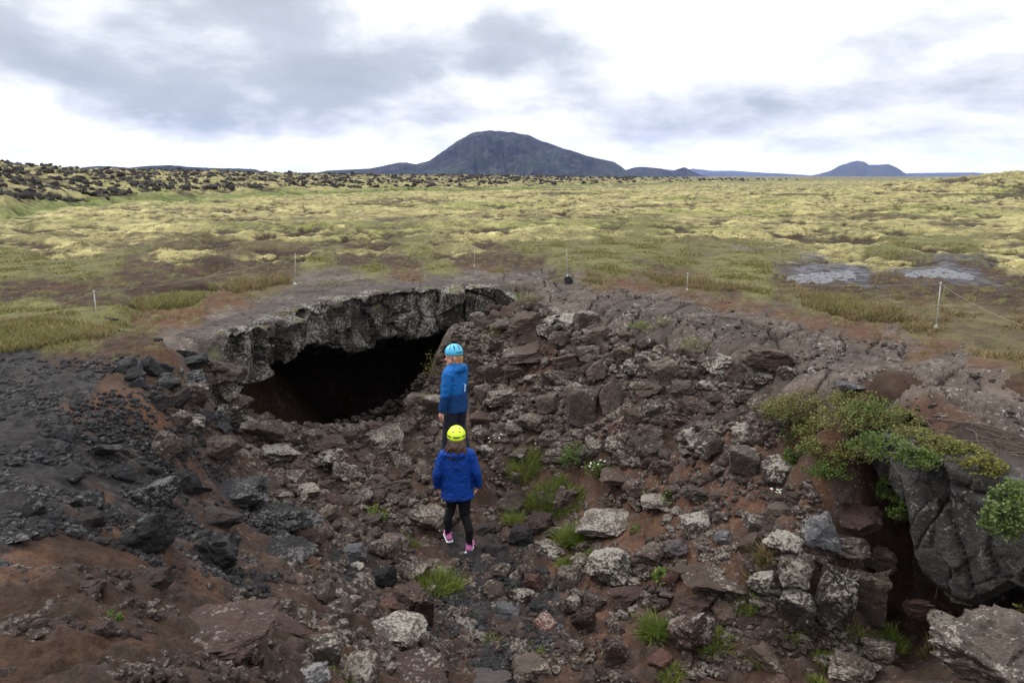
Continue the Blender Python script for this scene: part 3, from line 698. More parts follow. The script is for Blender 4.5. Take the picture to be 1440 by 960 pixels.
led2 = make_ledge(LED2, LEDZ2, 'slab_wall', {'m': mat_ledge('slab_wall_rock', -.25, 0), 'face': (.066,.062,.058), 'top': (.036,.024,.018)}, 241, blocky=.45, vs=.8, hs=1.3, facet=.55, lipamp=.35, e0=.4, e1=0, depth=1.1, step=.02, lean=.12, drop=.9); tag(led2, 'tall grey slab of bare cracked rock overhanging a dark gap, under the creeping shrubs', 'rock wall', kind='thing')

tick('ledges')
# ================================================================== hills and mountains
def ridge(name, sil, dist, W, mat, seed, base=-6, skew=0, rough=.06, n=260, m=70):
    sil = np.array(sil, float); px = np.linspace(sil[0, 0], sil[-1, 0], n)
    py = np.interp(px, sil[:, 0], sil[:, 1])
    a = (px-720)/FPX; b = (480-py)/FPX
    t = dist/(cP+b*sP); xs = a*t; H = (-sP+b*cP)*t-base
    H = np.maximum(H, .02*dist*.001)
    v = np.linspace(-1, 1, m); XX = np.repeat(xs, m); VV = np.tile(v, n); HH = np.repeat(H, m)
    YY = dist+VV*W*(.35+.65*np.repeat(H/H.max(), m))
    p = 1-np.abs(VV)**1.25
    nz = fbm2(XX/(W*.25), YY/(W*.35), 5, seed); gul = -np.abs(fbm2(XX/(W*.12), YY/(W*.9), 4, seed+5))
    Zz = base+HH*np.clip(p+rough*(nz*1.6+gul*1.8)*np.clip(4*(1-p), 0, 1), 0, 1.0)
    # small crags along the skyline
    Zz += HH*(.06*fbm2(XX/(W*.07), YY/(W*.12), 5, seed+9, .75))+HH*.05*gul*np.clip(3*(1-p), 0, 1)
    # perspective: the crest stands at dist; flare rows outwards with depth
    o = mesh_np(name, np.stack([XX*(YY/dist), YY, Zz], 1), grid_faces(n, m), mat, True); tag(o, kind='structure')
    return o
def mat_mtn(name, c1, c2, c3, sc_):
    m, nt, b = new_mat(name); P = geo_pos(nt)
    n1 = noise(nt, P, sc_, 8, .62, .4); n2 = noise(nt, P, sc_*5, 5, .6)
    c = mix(nt, mrange(nt, n1, .38, .62), c1, c2)
    c = mix(nt, mrange(nt, n2, .5, .64, 0, .6), c, c3)
    L(nt, c, b.inputs['Base Color']); b.inputs['Roughness'].default_value = .95; b.inputs['Specular IOR Level'].default_value = .1
    h = math_(nt, 'ADD', n1, math_(nt, 'MULTIPLY', n2, .3)); bump(nt, b, h, 1, 25)
    return m
MM = mat_mtn('mountain_rock_hazed', (.010,.011,.018), (.024,.032,.024), (.062,.060,.068), .006)  # dark rock with a slight blue of distance haze put into its tones
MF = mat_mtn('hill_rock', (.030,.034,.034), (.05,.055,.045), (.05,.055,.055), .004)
ridge('mountain', [(430,246),(445,243),(460,240),(490,238.5),(520,237),(545,232),(558,229),(572,228.5),(585,231),(597,227.5),(604,226),(610,222),(630,207.5),(650,195),(662,188),(680,184),(700,184.5),(720,186),(740,190),(755,195),(775,203),(800,211),(825,219),(850,225),(862,227),(872,233),(882,241),(890,247)], 2600, 620, MM, 301, rough=.22, n=420, m=120)
ridge('hill', [(868,248),(880,239),(890,236),(900,234.5),(915,235.5),(930,237),(945,241),(955,237),(963,235),(972,240),(985,246),(995,248)], 3300, 260, MM, 311)
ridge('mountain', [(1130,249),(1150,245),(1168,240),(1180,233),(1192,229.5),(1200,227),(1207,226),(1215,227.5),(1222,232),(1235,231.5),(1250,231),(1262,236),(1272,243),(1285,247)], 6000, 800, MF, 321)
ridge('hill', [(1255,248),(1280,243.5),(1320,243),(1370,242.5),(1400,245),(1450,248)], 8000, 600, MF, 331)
ridge('hill', [(60,249),(100,240),(120,235),(135,233.5),(160,234),(180,236),(205,233.5),(240,232),(270,235),(300,236.5),(340,237),(360,238),(372,243),(385,248)], 1700, 160, MM, 341)
ridge('hill', [(370,249),(395,244),(430,243),(455,242.5),(475,246)], 2400, 120, MM, 345)
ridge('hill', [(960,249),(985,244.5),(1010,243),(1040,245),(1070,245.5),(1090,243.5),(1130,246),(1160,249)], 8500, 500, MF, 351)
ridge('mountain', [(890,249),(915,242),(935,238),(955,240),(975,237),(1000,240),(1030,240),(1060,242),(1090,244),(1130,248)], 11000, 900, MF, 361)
ridge('hill', [(-300,249),(-200,243),(-60,241),(40,243),(90,248)], 2500, 200, MM, 365)
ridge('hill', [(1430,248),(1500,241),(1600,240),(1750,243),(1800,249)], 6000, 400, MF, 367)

# air
me = bpy.data.meshes.new('haze')
x0, x1, y0, y1, z0, z1 = -13000, 13000, -2000, 12500, -9, 420
vs = [(x0,y0,z0),(x1,y0,z0),(x1,y1,z0),(x0,y1,z0),(x0,y0,z1),(x1,y0,z1),(x1,y1,z1),(x0,y1,z1)]
me.from_pydata(vs, [], [(0,3,2,1),(4,5,6,7),(0,1,5,4),(1,2,6,5),(2,3,7,6),(3,0,4,7)]); me.update()
mh, nt, b = new_mat('haze'); nt.nodes.remove(b); pv = N(nt, 'ShaderNodeVolumePrincipled')
pv.inputs['Color'].default_value = (.36,.48,.95,1); pv.inputs['Density'].default_value = HAZE; pv.inputs['Anisotropy'].default_value = .0
L(nt, pv.outputs[0], nt.nodes['Material Output'].inputs['Volume']); me.materials.append(mh)
hz = bpy.data.objects.new('haze', me); COL.objects.link(hz); tag(hz, kind='stuff')

# ------------------------------------------------------------------ sky and sun
SUN_EL, SUN_AZ = R(48), R(-70)     # azimuth from +Y (view), negative = left
w = bpy.data.worlds.new('World'); sc.world = w; w.use_nodes = True; nt = w.node_tree
bg = nt.nodes['Background']; bg.inputs['Strength'].default_value = .1
sky = N(nt, 'ShaderNodeTexSky', sky_type='NISHITA'); sky.sun_disc = False; sky.sun_elevation = SUN_EL; sky.sun_rotation = SUN_AZ
tc = N(nt, 'ShaderNodeTexCoord'); D = tc.outputs['Generated']
sep = N(nt, 'ShaderNodeSeparateXYZ'); L(nt, D, sep.inputs[0])
zz = math_(nt, 'MAXIMUM', sep.outputs[2], 0.0)
den = math_(nt, 'ADD', zz, .28)
cx_ = math_(nt, 'DIVIDE', sep.outputs[0], den); cy_ = math_(nt, 'DIVIDE', sep.outputs[1], den)
cv = N(nt, 'ShaderNodeCombineXYZ'); L(nt, cx_, cv.inputs[0]); L(nt, cy_, cv.inputs[1]); cv.inputs[2].default_value = 3.7
n1 = noise(nt, cv.outputs[0], 1.3, 7, .5, .3); n2 = noise(nt, cv.outputs[0], 4.2, 8, .6, .2)
cl = math_(nt, 'ADD', math_(nt, 'MULTIPLY', n1, .50), math_(nt, 'MULTIPLY_ADD', n2, .34, .065))
# heavier banks of cloud where the photograph has them (directions in the world)
nw = N(nt, 'ShaderNodeTexNoise'); nw.inputs['Scale'].default_value = 7; nw.inputs['Detail'].default_value = 5; L(nt, D, nw.inputs['Vector'])
wv = N(nt, 'ShaderNodeVectorMath', operation='MULTIPLY_ADD'); L(nt, nw.outputs['Color'], wv.inputs[0]); wv.inputs[1].default_value = (.16,.16,.10)
ws = N(nt, 'ShaderNodeVectorMath', operation='SUBTRACT'); L(nt, D, ws.inputs[0]); ws.inputs[1].default_value = (.08,.08,.05)
L(nt, ws.outputs[0], wv.inputs[2])
acc = cl
def bank(px, py, rx, ry, amt, tilt=0):
    """an elliptical bank of cloud round a direction"""
    global acc
    d = ray(px, py); d = d/np.linalg.norm(d); az0 = math.atan2(d[0], d[1]); el0 = math.asin(d[2])
    fw = Vector(d); rt = Vector((math.cos(az0), -math.sin(az0), 0)); upv = rt.cross(fw)
    t = R(tilt); r2 = rt*math.cos(t)+upv*math.sin(t); u2 = -rt*math.sin(t)+upv*math.cos(t)
    outs = []
    for vec, rad in ((r2, rx/960), (u2, ry/960)):
        dp = N(nt, 'ShaderNodeVectorMath', operation='DOT_PRODUCT'); L(nt, wv.outputs[0], dp.inputs[0]); dp.inputs[1].default_value = vec
        v = math_(nt, 'DIVIDE', dp.outputs['Value'], rad); outs.append(math_(nt, 'MULTIPLY', v, v))
    s = math_(nt, 'ADD', outs[0], outs[1]); e = math_(nt, 'EXPONENT', math_(nt, 'MULTIPLY', s, -1.0))
    df = N(nt, 'ShaderNodeVectorMath', operation='DOT_PRODUCT'); L(nt, D, df.inputs[0]); df.inputs[1].default_value = fw
    e = math_(nt, 'MULTIPLY', e, mrange(nt, df.outputs['Value'], .2, .5))
    acc = math_(nt, 'MULTIPLY_ADD', e, amt, acc)
for bk in BANKS: bank(*bk)
cloud = ramp(nt, acc, [(.38, (1.6,1.6,1.62)), (.49, (1.28,1.29,1.32)), (.58, (.94,.965,.995)), (.68, (.61,.66,.715)), (.88, (.43,.475,.53))])
boost = math_(nt, 'MULTIPLY', math_(nt, 'MULTIPLY', mrange(nt, sep.outputs[2], .0, 1.0, 1.0, 2.6), mrange(nt, sep.outputs[2], .0, .06, 1.7, 1.0, True)), SKYK*10)
# slight brightening towards the horizon haze
bc = N(nt, 'ShaderNodeVectorMath', operation='SCALE'); L(nt, cloud, bc.inputs[0]); L(nt, boost, bc.inputs['Scale'])
mx = N(nt, 'ShaderNodeMix', data_type='RGBA'); mx.inputs[0].default_value = .975
L(nt, sky.outputs[0], mx.inputs[6]); L(nt, bc.outputs[0], mx.inputs[7]); L(nt, mx.outputs[2], bg.inputs[0])
sd_ = bpy.data.lights.new('sun', 'SUN'); sd_.energy = SUNE; sd_.angle = R(18); sd_.color = (1, .96, .9)
so = bpy.data.objects.new('sun', sd_); COL.objects.link(so)
dv = Vector((math.sin(SUN_AZ)*math.cos(SUN_EL), math.cos(SUN_AZ)*math.cos(SUN_EL), math.sin(SUN_EL)))
so.rotation_euler = dv.to_track_quat('Z', 'Y').to_euler()
vs_ = sc.view_settings; sc.display_settings.display_device = 'sRGB'; vs_.view_transform = 'Standard'; vs_.look = 'None'; vs_.exposure = EXPO; vs_.gamma = 1
sc.cycles.volume_bounces = 0; sc.cycles.max_bounces = 6; sc.cycles.diffuse_bounces = 3
sc.cycles.use_denoising = True

tick('far')
# ================================================================== rocks
import bmesh
def ico(sub):
    bm = bmesh.new(); bmesh.ops.create_icosphere(bm, subdivisions=sub, radius=1)
    v = np.array([x.co[:] for x in bm.verts]); f = np.array([[q.index for q in p.verts] for p in bm.faces]); bm.free(); return v, f
ICO = {k: ico(k) for k in (1, 2, 3, 4, 5)}
def rock_verts(sub, seed, kind='b', rough=1.0):
    """a unit rock: planes cut from a sphere, edges worn, broken surface. kinds: b block, r round, s slab, c column, j jagged"""
    rg = np.random.default_rng(seed); v, f = ICO[sub]
    ax = np.vstack([np.eye(3), -np.eye(3)])
    if kind in 'bsc':
        nrm = ax+rg.normal(0, .17, (6, 3)); off = rg.uniform(.58, .84, 6)
        e = rg.normal(0, 1, (7, 3)); nrm = np.vstack([nrm, e]); off = np.r_[off, rg.uniform(.66, .95, 7)]
    elif kind == 'r':
        nrm = rg.normal(0, 1, (12, 3)); off = rg.uniform(.60, .92, 12)
    else:
        nrm = rg.normal(0, 1, (11, 3)); off = rg.uniform(.50, .95, 11)
    nrm /= np.linalg.norm(nrm, axis=1, keepdims=True)
    d = v@nrm.T; rr_ = np.where(d > .05, off/np.maximum(d, .05), 9)
    k = {'b': 60, 's': 60, 'c': 60, 'r': 20, 'j': 45}[kind]
    r = -np.log(np.exp(-k*np.minimum(rr_, 2)).sum(1))/k
    r = np.minimum(r, 1.25)
    p = v*r[:, None]
    a = {'b': .065, 's': .06, 'c': .055, 'r': .08, 'j': .15}[kind]*rough
    q = p+seed*3.17
    n = a*fbm3(q*1.7, 4, 5)+a*.7*fbm3(q*5.5, 4, 6, .6)
    if sub >= 3:
        f1, f2, idv = worley3(q*1.6+.3*np.stack([fbm3(q*2, 2, 8)]*3, 1), 7)
        n = n-.05*rough*np.exp(-((f2-f1)/.05)**2)+.10*rough*(idv-.5)
        aa = idv*97.3; bb = idv*53.1; n = n+.11*rough*(p[:, 0]*np.cos(aa)*np.cos(bb)+p[:, 1]*np.sin(aa)*np.cos(bb)+p[:, 2]*np.sin(bb))
        h1_, h2_, hid = worley3(q*3.7+.2*np.stack([fbm3(q*4, 2, 18)]*3, 1), 17); aa = hid*91.7; bb = hid*41.3
        n = n+.05*rough*(hid-.5)+.06*rough*(p[:, 0]*np.cos(aa)*np.cos(bb)+p[:, 1]*np.sin(aa)*np.cos(bb)+p[:, 2]*np.sin(bb))
    if sub >= 4: n = n+a*.16*fbm3(q*17, 2, 9)
    p = p*(1+n)[:, None]
    # normalise to unit half extents
    p = (p-(p.max(0)+p.min(0))/2)/((p.max(0)-p.min(0))/2)
    return p, f
PROTO = {}
def proto(kind, i, sub):
    key = (kind, i, sub)
    if key not in PROTO:
        v, f = rock_verts(sub, {'b': 100, 's': 200, 'c': 300, 'r': 400, 'j': 500}[kind]+i, kind)
        me = bpy.data.meshes.new('rock'); o = mesh_np('rock', v, f, M_ROCK, False); me = o.data
        bpy.data.objects.remove(o); PROTO[key] = me
    return PROTO[key]
MATS = {'n': M_ROCK, 'l': M_LICH, 'd': M_DARK, 'w': M_BROWN, 'e': M_RED, 'g': M_GREY}
PLACED = []   # x, y, radius
def put_rock(p, half, rot, kind, i, sub, mat, name='rock', label=None, group=None, cat='rock'):
    o = bpy.data.objects.new(name, proto(kind, i, sub)); COL.objects.link(o)
    o.location = p; o.scale = half; o.rotation_euler = rot
    o.material_slots[0].link = 'OBJECT'; o.material_slots[0].material = MATS[mat]
    tag(o, label, cat, group); PLACED.append((p[0], p[1], max(half[0], half[1])))
    return o
ROCKS = """817,570,50,60,l,b,tall block crusted with white lichen in the middle of the rubble slope
860,560,36,56,l,b,narrow lichen spotted rock leaning beside the tall white crusted block
707,560,58,38,n,b,brown wedge shaped rock just right of the man's blue jacket
688,527,34,34,l,b,angular grey rock right of the man's shoulder
680,554,30,36,l,r,rounded lichen rock touching the man's outline at elbow height
737,497,64,30,l,s,long flat slab with bluish lichen halfway up the slope behind the man
772,467,34,30,l,j,pointed pale lichen rock under the top of the slope behind the man
738,453,48,32,n,b,brown square block below the left end of the cracked pavement
707,457,26,26,l,r,small curved rock at the mossy corner of the cave roof
908,627,46,44,l,r,round topped rock standing alone on bare red soil
897,515,46,36,l,b,lichen spotted block tucked under the edge of the cracked pavement
933,523,44,36,n,b,brown block under the pavement edge beside the red hollow
875,495,30,22,n,b,small brown rock beside a tuft of moss under the pavement edge
920,573,34,28,l,b,white spotted rock below the red hollow
677,590,34,24,n,b,flat faced rock beside the man's thigh
676,610,30,24,n,b,small block beside the man's knees
680,633,26,26,l,r,lichen stone beside the lime helmet
767,567,34,30,n,b,dark brown rock left of the tall white crusted block
747,592,38,28,n,b,broad brown rock in the middle of the rubble behind the people
613,568,36,28,n,b,dark rock left of the man's elbow near the cave mouth
767,623,28,24,n,r,round brown rock above the leafy green plants
863,625,28,26,n,j,grey brown rock above the red bare soil patch
933,655,38,28,w,b,smooth brown wedge right of the round topped rock
953,597,30,26,w,b,dark brown rock between the round topped rock and the big lichen boulder
543,617,66,36,n,b,wide flat faced rock on the lip of the path into the cave
493,613,42,26,n,b,blocky rock at the bottom edge of the black cave mouth
463,626,44,28,n,b,rock slab at the left foot of the black cave mouth
513,645,32,22,n,b,low rock on the path just left of the lime helmet
486,665,36,40,l,j,rough lichen spotted rock on the path left of the woman
1007,513,48,42,l,r,large rounded lichen boulder hard against the end of the pavement
1073,500,78,40,n,b,broad cracked block forming the pavement edge
1107,522,28,22,n,b,small block beside the broad cracked pavement block
1073,531,30,18,n,s,thin slab below the broad cracked pavement block
1050,560,36,32,l,b,lichen capped rock left of the creeping shrubs
993,542,26,22,l,r,small pale rock below the large rounded lichen boulder
973,573,32,30,l,b,white lichen rock on the upper right of the slope
1028,590,26,20,l,b,pale cap stone above the leaning pair of rocks
1045,612,28,32,l,b,upright lichen rock left of the shrub patch
997,625,50,46,l,b,big dark and white lichen boulder halfway down the right slope
1047,648,42,46,l,b,tall lichen boulder right of the big dark and white one
1093,663,50,50,l,b,tilted lichen boulder below the left end of the shrub patch
1010,662,22,20,n,b,small brown rock under the big dark and white boulder
1197,541,42,14,g,s,low grey slab lying on the flat pavement edge
978,737,44,34,l,b,bluish grey lichen rock in the middle of the lower right slope
1013,728,22,26,l,b,small upright pale rock beside the bluish grey lichen rock
1017,754,26,22,g,b,small plain grey rock under the bluish grey lichen rock
977,692,44,30,l,b,white flecked rock above the bluish grey lichen rock
998,812,94,38,l,s,long slab with pale top standing above the dark soil bank
1070,820,34,44,l,b,upright mottled rock left of the stacked columns
1102,762,52,38,l,b,pale topped block crowning the left of the stacked columns
1120,798,60,54,n,b,block with an orange stain on its front in the stack
1157,750,42,62,g,s,pale smooth slab tilted against the stacked columns
1208,730,60,54,w,r,lumpy boulder on top of the stacked columns
1190,768,64,46,l,b,dark lichen block under the lumpy boulder
1172,850,56,116,l,c,tallest white streaked column of the stacked rocks
1222,842,48,92,n,c,dark column right of the white streaked column
1122,856,48,58,l,b,squat block left of the white streaked column
1237,782,42,44,l,b,mottled block beside the dark opening under the slab wall
975,852,46,48,w,j,dark lump of rock under the long pale topped slab
1020,862,36,28,n,b,brown rock right of the dark lump under the long slab
1080,925,58,46,n,j,jagged brown rock at the bottom right of the path
1200,940,68,46,n,b,low lichen edged rock at the picture foot below the columns
1237,915,46,52,n,s,thin leaning slab below the dark column
1408,915,170,150,l,j,very large white crusted boulder filling the bottom right corner
850,735,80,36,l,s,table like slab with white lichen along its front edge
855,795,66,58,l,b,squared lichen block below the table like slab
800,812,42,42,n,b,brown rock at the foot of the green grass strip
731,753,38,36,d,b,black layered block left of the green grass strip
778,750,28,26,n,b,brown rock between the black block and the grass strip
750,818,30,32,e,b,reddish flat topped stone beside the gravel path
713,858,36,28,g,b,pale grey stone lying alone on the gravel path
823,870,36,46,w,b,smooth tan faced stone right of the gravel path
800,848,32,34,n,j,broken rock beside the smooth tan faced stone
762,853,38,26,d,j,black clinker lump on the right side of the gravel path
880,835,52,36,w,j,dark brown rock below the squared lichen block
863,915,40,46,w,b,brown rock with a pale foot near the bottom middle
745,935,52,34,n,s,flat rock beside a grass tuft at the bottom middle
685,955,66,24,g,s,half buried grey slab at the bottom edge of the path
557,887,80,50,l,s,large flat lichen slab low on the left of the path
577,838,54,48,w,r,rounded brown rock above the large flat lichen slab
545,850,36,26,e,b,red brown stone left of the rounded brown rock
598,862,28,56,w,b,narrow brown rock right of the large flat lichen slab
607,727,58,42,n,b,dark hollowed rock behind the woman's left leg
683,741,36,22,d,j,black lump right of the woman's legs
695,771,32,22,d,j,black lump on the path beside the woman's right shoe
497,775,40,32,g,b,grey rock with a dark hollow left of the grass patch
500,797,24,17,l,r,small white topped stone beside the hollow grey rock
577,942,96,40,w,s,wide brown rock at the bottom edge left of the path
970,884,64,78,w,j,large dark brown rock right of the spiky grass tuft
917,778,46,42,l,j,mottled rock between two leafy plants
950,770,38,34,g,b,blue grey rock beside the dandelion
870,670,58,24,n,s,flat ledge stone with a pale rim on red soil
333,690,98,48,d,b,sharp edged dark boulder on the left bank
390,722,106,50,d,j,rugged black boulder overhanging the path from the left
308,727,56,46,d,j,pitted grey boulder between the two big dark boulders
200,750,88,76,d,j,big grey pitted boulder sunk in the left mound
213,813,66,44,d,j,black clinker lump above the brown soil at the left
123,827,48,26,d,j,low black lump in brown soil near the left edge
305,778,66,62,d,j,ragged dark rock with pale crest on the left bank
403,777,78,48,d,j,broad gravel coated hump beside the path
225,690,62,46,d,b,dark block jutting out of the left mound
300,872,160,92,w,s,wide smooth brown rock flush with the soil in the left foreground
455,920,48,58,l,b,squared stone with pale tan top at the bottom left
438,952,62,32,g,b,dark squared stone at the bottom edge on the left
405,880,48,22,w,j,tan splintered stone between the smooth rock and the path
143,885,36,30,d,b,small dark stone with a green seedling beside it
27,757,42,26,d,j,black lump close to the left edge
410,670,42,22,l,j,pale chipped rock left of the path
430,690,40,22,n,b,brown rock above the rugged black boulder
223,567,38,28,d,b,smooth blue grey rock on the orange soil
320,525,56,40,l,b,lichen block under the left end of the cave roof
325,566,54,38,l,b,pointed shelf of rock at the left side of the cave mouth
235,628,50,46,n,b,block with a pale top and shadowed foot on the left bank
253,590,32,30,l,r,white flecked stone beside the orange soil
378,607,48,34,n,b,smooth brown rock at the left foot of the cave mouth
392,637,50,32,l,b,pale lichen rock below the left foot of the cave mouth
310,628,56,42,n,b,broad brown rock on the left bank beneath the shelf
460,645,52,32,l,j,rough dark rock with lichen below the cave mouth
415,618,30,22,n,b,small rock between the boulders at the cave mouth
140,632,62,26,d,j,long black clump on the gravel mound
333,598,54,24,n,s,flat rock wearing a cap of green moss at the cave side
223,479,15,11,d,r,small black stone on the flat rock path at the left
800,394,13,13,d,j,dark cairn stone at the foot of a rope post
300,520,76,44,l,b,lichen rock plugging the left end of the cave roof
268,508,54,26,d,j,dark low rock on the rim left of the cave roof
314,548,46,38,l,b,stepped lichen rock at the left corner of the cave mouth
155,449,22,9,d,r,flat dark stone at the end of the left grass strip
725,520,34,26,l,b,light spotted rock level with the man's helmet
795,508,36,26,n,b,brown block right of the long flat slab
828,495,34,26,l,b,lichen rock below the pavement in the upper slope
840,520,36,30,l,b,white spotted rock over the narrow leaning rock
770,530,36,28,n,j,broken brown rock in the heart of the rubble
665,510,34,28,n,b,grey rock beside the turquoise helmet
650,545,24,24,l,b,lichen rock half hidden behind the man
730,640,30,26,l,j,white flecked rock left of the leafy green plants
840,470,40,26,n,b,pavement block broken away at the top of the slope
790,475,36,26,n,b,brown rock at the top of the slope under the cairn stone
1010,560,30,24,n,b,small rock below the pavement end
890,585,36,30,n,b,brown rock right of the two white crusted blocks
870,600,34,30,e,b,red stone below the white crusted blocks
960,545,36,26,l,b,low lichen rock under the large rounded boulder
915,545,40,26,n,b,shadowed brown rock below the pavement edge
1100,590,26,20,n,b,small rock swallowed by the creeping shrubs
1360,935,44,40,n,b,brown rock beside the huge white crusted corner boulder
1290,855,40,36,w,b,brown rock inside the dark opening under the slab wall
1325,870,46,40,n,r,rounded rock below the slab wall
1345,905,50,30,n,b,flat rock in front of the dark opening
1190,695,26,24,n,b,small grey rock on bare soil under the shrubs
1060,735,30,24,l,b,chipped lichen rock left of the pale tilted slab
1100,715,36,20,n,s,flat stone on bare soil above the stacked columns
925,705,50,20,n,s,thin flat stone on the red soil
945,690,30,24,l,b,speckled rock beside a leafy plant
640,840,30,18,d,j,dark crumb of lava at the edge of the grass patch
520,730,40,26,l,j,pale crumbly rock beside the bright green plant
555,760,44,26,n,b,brown rock left of the woman's shoes
440,760,40,30,w,j,brown broken rock beside the gravel coated hump
460,720,44,28,n,j,lichen flecked rock right of the rugged black boulder"""
lines = [l.split(',', 6) for l in ROCKS.splitlines()]
RT = [(float(a), float(b), float(c), float(d), m, k, lab) for a, b, c, d, m, k, lab in lines]
hits = raymarch([r[0] for r in RT], [min(r[1]+.28*r[3], 990) for r in RT], 30)
rg = np.random.default_rng(5)
for n_, (cx, cy, wpx, hpx, m, kind, lab) in enumerate(RT):
    p = hits[n_]
    if np.isnan(p[0]): continue
    dep = depth_of(p); c = at_y(cx, cy, p[1]); wm = wpx*dep/960; hm = hpx*dep/960
    el = math.atan2(-c[2], math.hypot(c[0], c[1])); df = {'s': .9, 'c': .75, 'b': .85, 'r': .9, 'j': .85}[kind]
    D = wm*df; H = max((hm-.75*D*math.sin(el))/math.cos(el), .38*hm)
    yaw = math.atan2(-c[0], c[1])+rg.normal(0, .25)+(math.pi if rg.random() < .5 else 0)
    tl = .16 if kind in 'bj' else .08
    rot = (rg.normal(0, tl), rg.normal(0, tl), yaw)
    if 'flush' in lab: c = c-np.array([0, 0, .10]); rot = (-.12, .05, yaw)
    if 'tilted' in lab or 'lean' in lab: rot = (.2, .35, yaw)
    i = int(rg.integers(0, 7)); sub = 5 if max(wpx, hpx) > 90 else (4 if wpx > 26 else 3)
    put_rock(tuple(c), (wm/2*1.03, D/2, H/2*1.06), rot, kind, i, sub, m, 'rock' if max(wpx, hpx) > 24 else 'stone', lab, None, 'rock' if max(wpx, hpx) > 24 else 'stone')

# ---- the rubble between them
def in_poly(px, py, poly):
    return poly_sd(np.array([px], float), np.array([py], float), poly)[0] > 0
ZONES = [
 ('slope', [(640,475),(700,450),(760,425),(830,455),(900,478),(960,500),(1040,520),(1090,560),(1060,640),(1000,660),(900,640),(800,640),(720,650),(670,600),(640,520)], 175, .07, .30, 'nllnnbrnw'.replace('b','n').replace('r','n'), 'brown and lichen spotted rock among the rubble of the slope behind the two people', 'rocks of the slope behind the people'),
 ('cave foot', [(350,600),(440,615),(520,600),(590,560),(630,560),(640,640),(590,700),(480,720),(440,680),(340,640)], 70, .06, .26, 'nnlwn', 'brown broken rock on the ground before the black cave mouth', 'rocks before the cave mouth'),
 ('low right', [(700,660),(800,700),(900,680),(1060,660),(1150,700),(1080,760),(1040,900),(900,950),(780,900),(700,820)], 60, .06, .2, 'nwnle', 'brown rock scattered on the red soil right of the path', 'rocks right of the path'),
 ('path', [(450,760),(560,740),(690,790),(720,900),(640,955),(480,955),(440,850)], 34, .07, .17, 'ndwn', 'small brown or black rock strewn along the path below the woman', 'rocks along the path'),
 ('left bank', [(60,620),(180,600),(300,600),(340,660),(320,800),(160,800),(40,740)], 16, .08, .17, 'ddd', 'black clinker rock lying on the gravel mound at the left', 'clinker on the left mound'),
 ('mouth wall', [(612,510),(645,470),(695,432),(715,470),(660,540),(610,560)], 26, .11, .24, 'nnlw', 'mossy brown rock in the wall right of the black cave mouth', 'rocks in the wall right of the cave mouth'),
 ('left rim', [(180,520),(300,505),(330,540),(330,620),(250,620),(200,560)], 18, .12, .25, 'dnl', 'dark rock on the bank left of the cave mouth', 'rocks left of the cave mouth'),
]
def scatter(poly, n, rmin, rmax, tries=30, sep=.78):
    poly = [tuple(map(float, q)) for q in poly]; xs = [q[0] for q in poly]; ys = [q[1] for q in poly]
    cand = []
    while len(cand) < n*tries:
        P = np.column_stack([rg.uniform(min(xs), max(xs), 400), rg.uniform(min(ys), max(ys), 400)])
        cand += list(P[poly_sd(P[:, 0], P[:, 1], poly) > 0])
    cand = np.array(cand[:n*tries]); H = raymarch(cand[:, 0], cand[:, 1], 30); out = []
    for q in H:
        if np.isnan(q[0]): continue
        r = rmin+(rmax-rmin)*rg.random()**1.7
        if all((q[0]-a)**2+(q[1]-b)**2 > ((r+c)*sep)**2 for a, b, c in PLACED): 
            out.append((q, r)); PLACED.append((q[0], q[1], r*.9))
            if len(out) >= n: break
    return out
PLACED += [(-.55, 7.75, .35), (-.75, 9.2, .3)]
KEEP = {'slope': 70, 'cave foot': 26, 'low right': 18, 'path': 6, 'left bank': 6, 'left rim': 6, 'mouth wall': 10}
LOOSE = {'n': [], 'd': []}
for zn, poly, n, r0, r1, ms, lab, grp in ZONES:
    got = scatter(poly, n, r0, r1); got.sort(key=lambda t: -t[1]/np.linalg.norm(t[0]))
    for n_, (q, r) in enumerate(got):
        k = 'bbbjbs'[int(rg.integers(0, 6))] if 'left' not in zn else 'jjrb'[int(rg.integers(0, 4))]
        half = (r*rg.uniform(.85, 1.25), r*rg.uniform(.75, 1.1), r*rg.uniform(.5, .9)); rot = (rg.normal(0, .35), rg.normal(0, .35), rg.uniform(0, 6.28)); pp = (q[0], q[1], q[2]+half[2]*.35); i = int(rg.integers(0, 7))
        if n_ < KEEP[zn]:
            put_rock(pp, half, rot, k, i, 4 if r > .16 else 3, ms[int(rg.integers(0, len(ms)))], 'rock', lab, grp, 'rock'); PLACED.pop()
        else:
            v, f = rock_verts(3, {'b': 100, 's': 200, 'c': 300, 'r': 400, 'j': 500}[k]+i, k)
            LOOSE['d' if 'left' in zn else 'n'].append(((v*np.array(half))@np.array(Euler(rot).to_matrix()).T+np.array(pp), f))
def join(parts):
    V, F, o = [], [], 0
    for v, f in parts: V.append(v); F.append(f+o); o += len(v)
    return np.concatenate(V), np.concatenate(F)

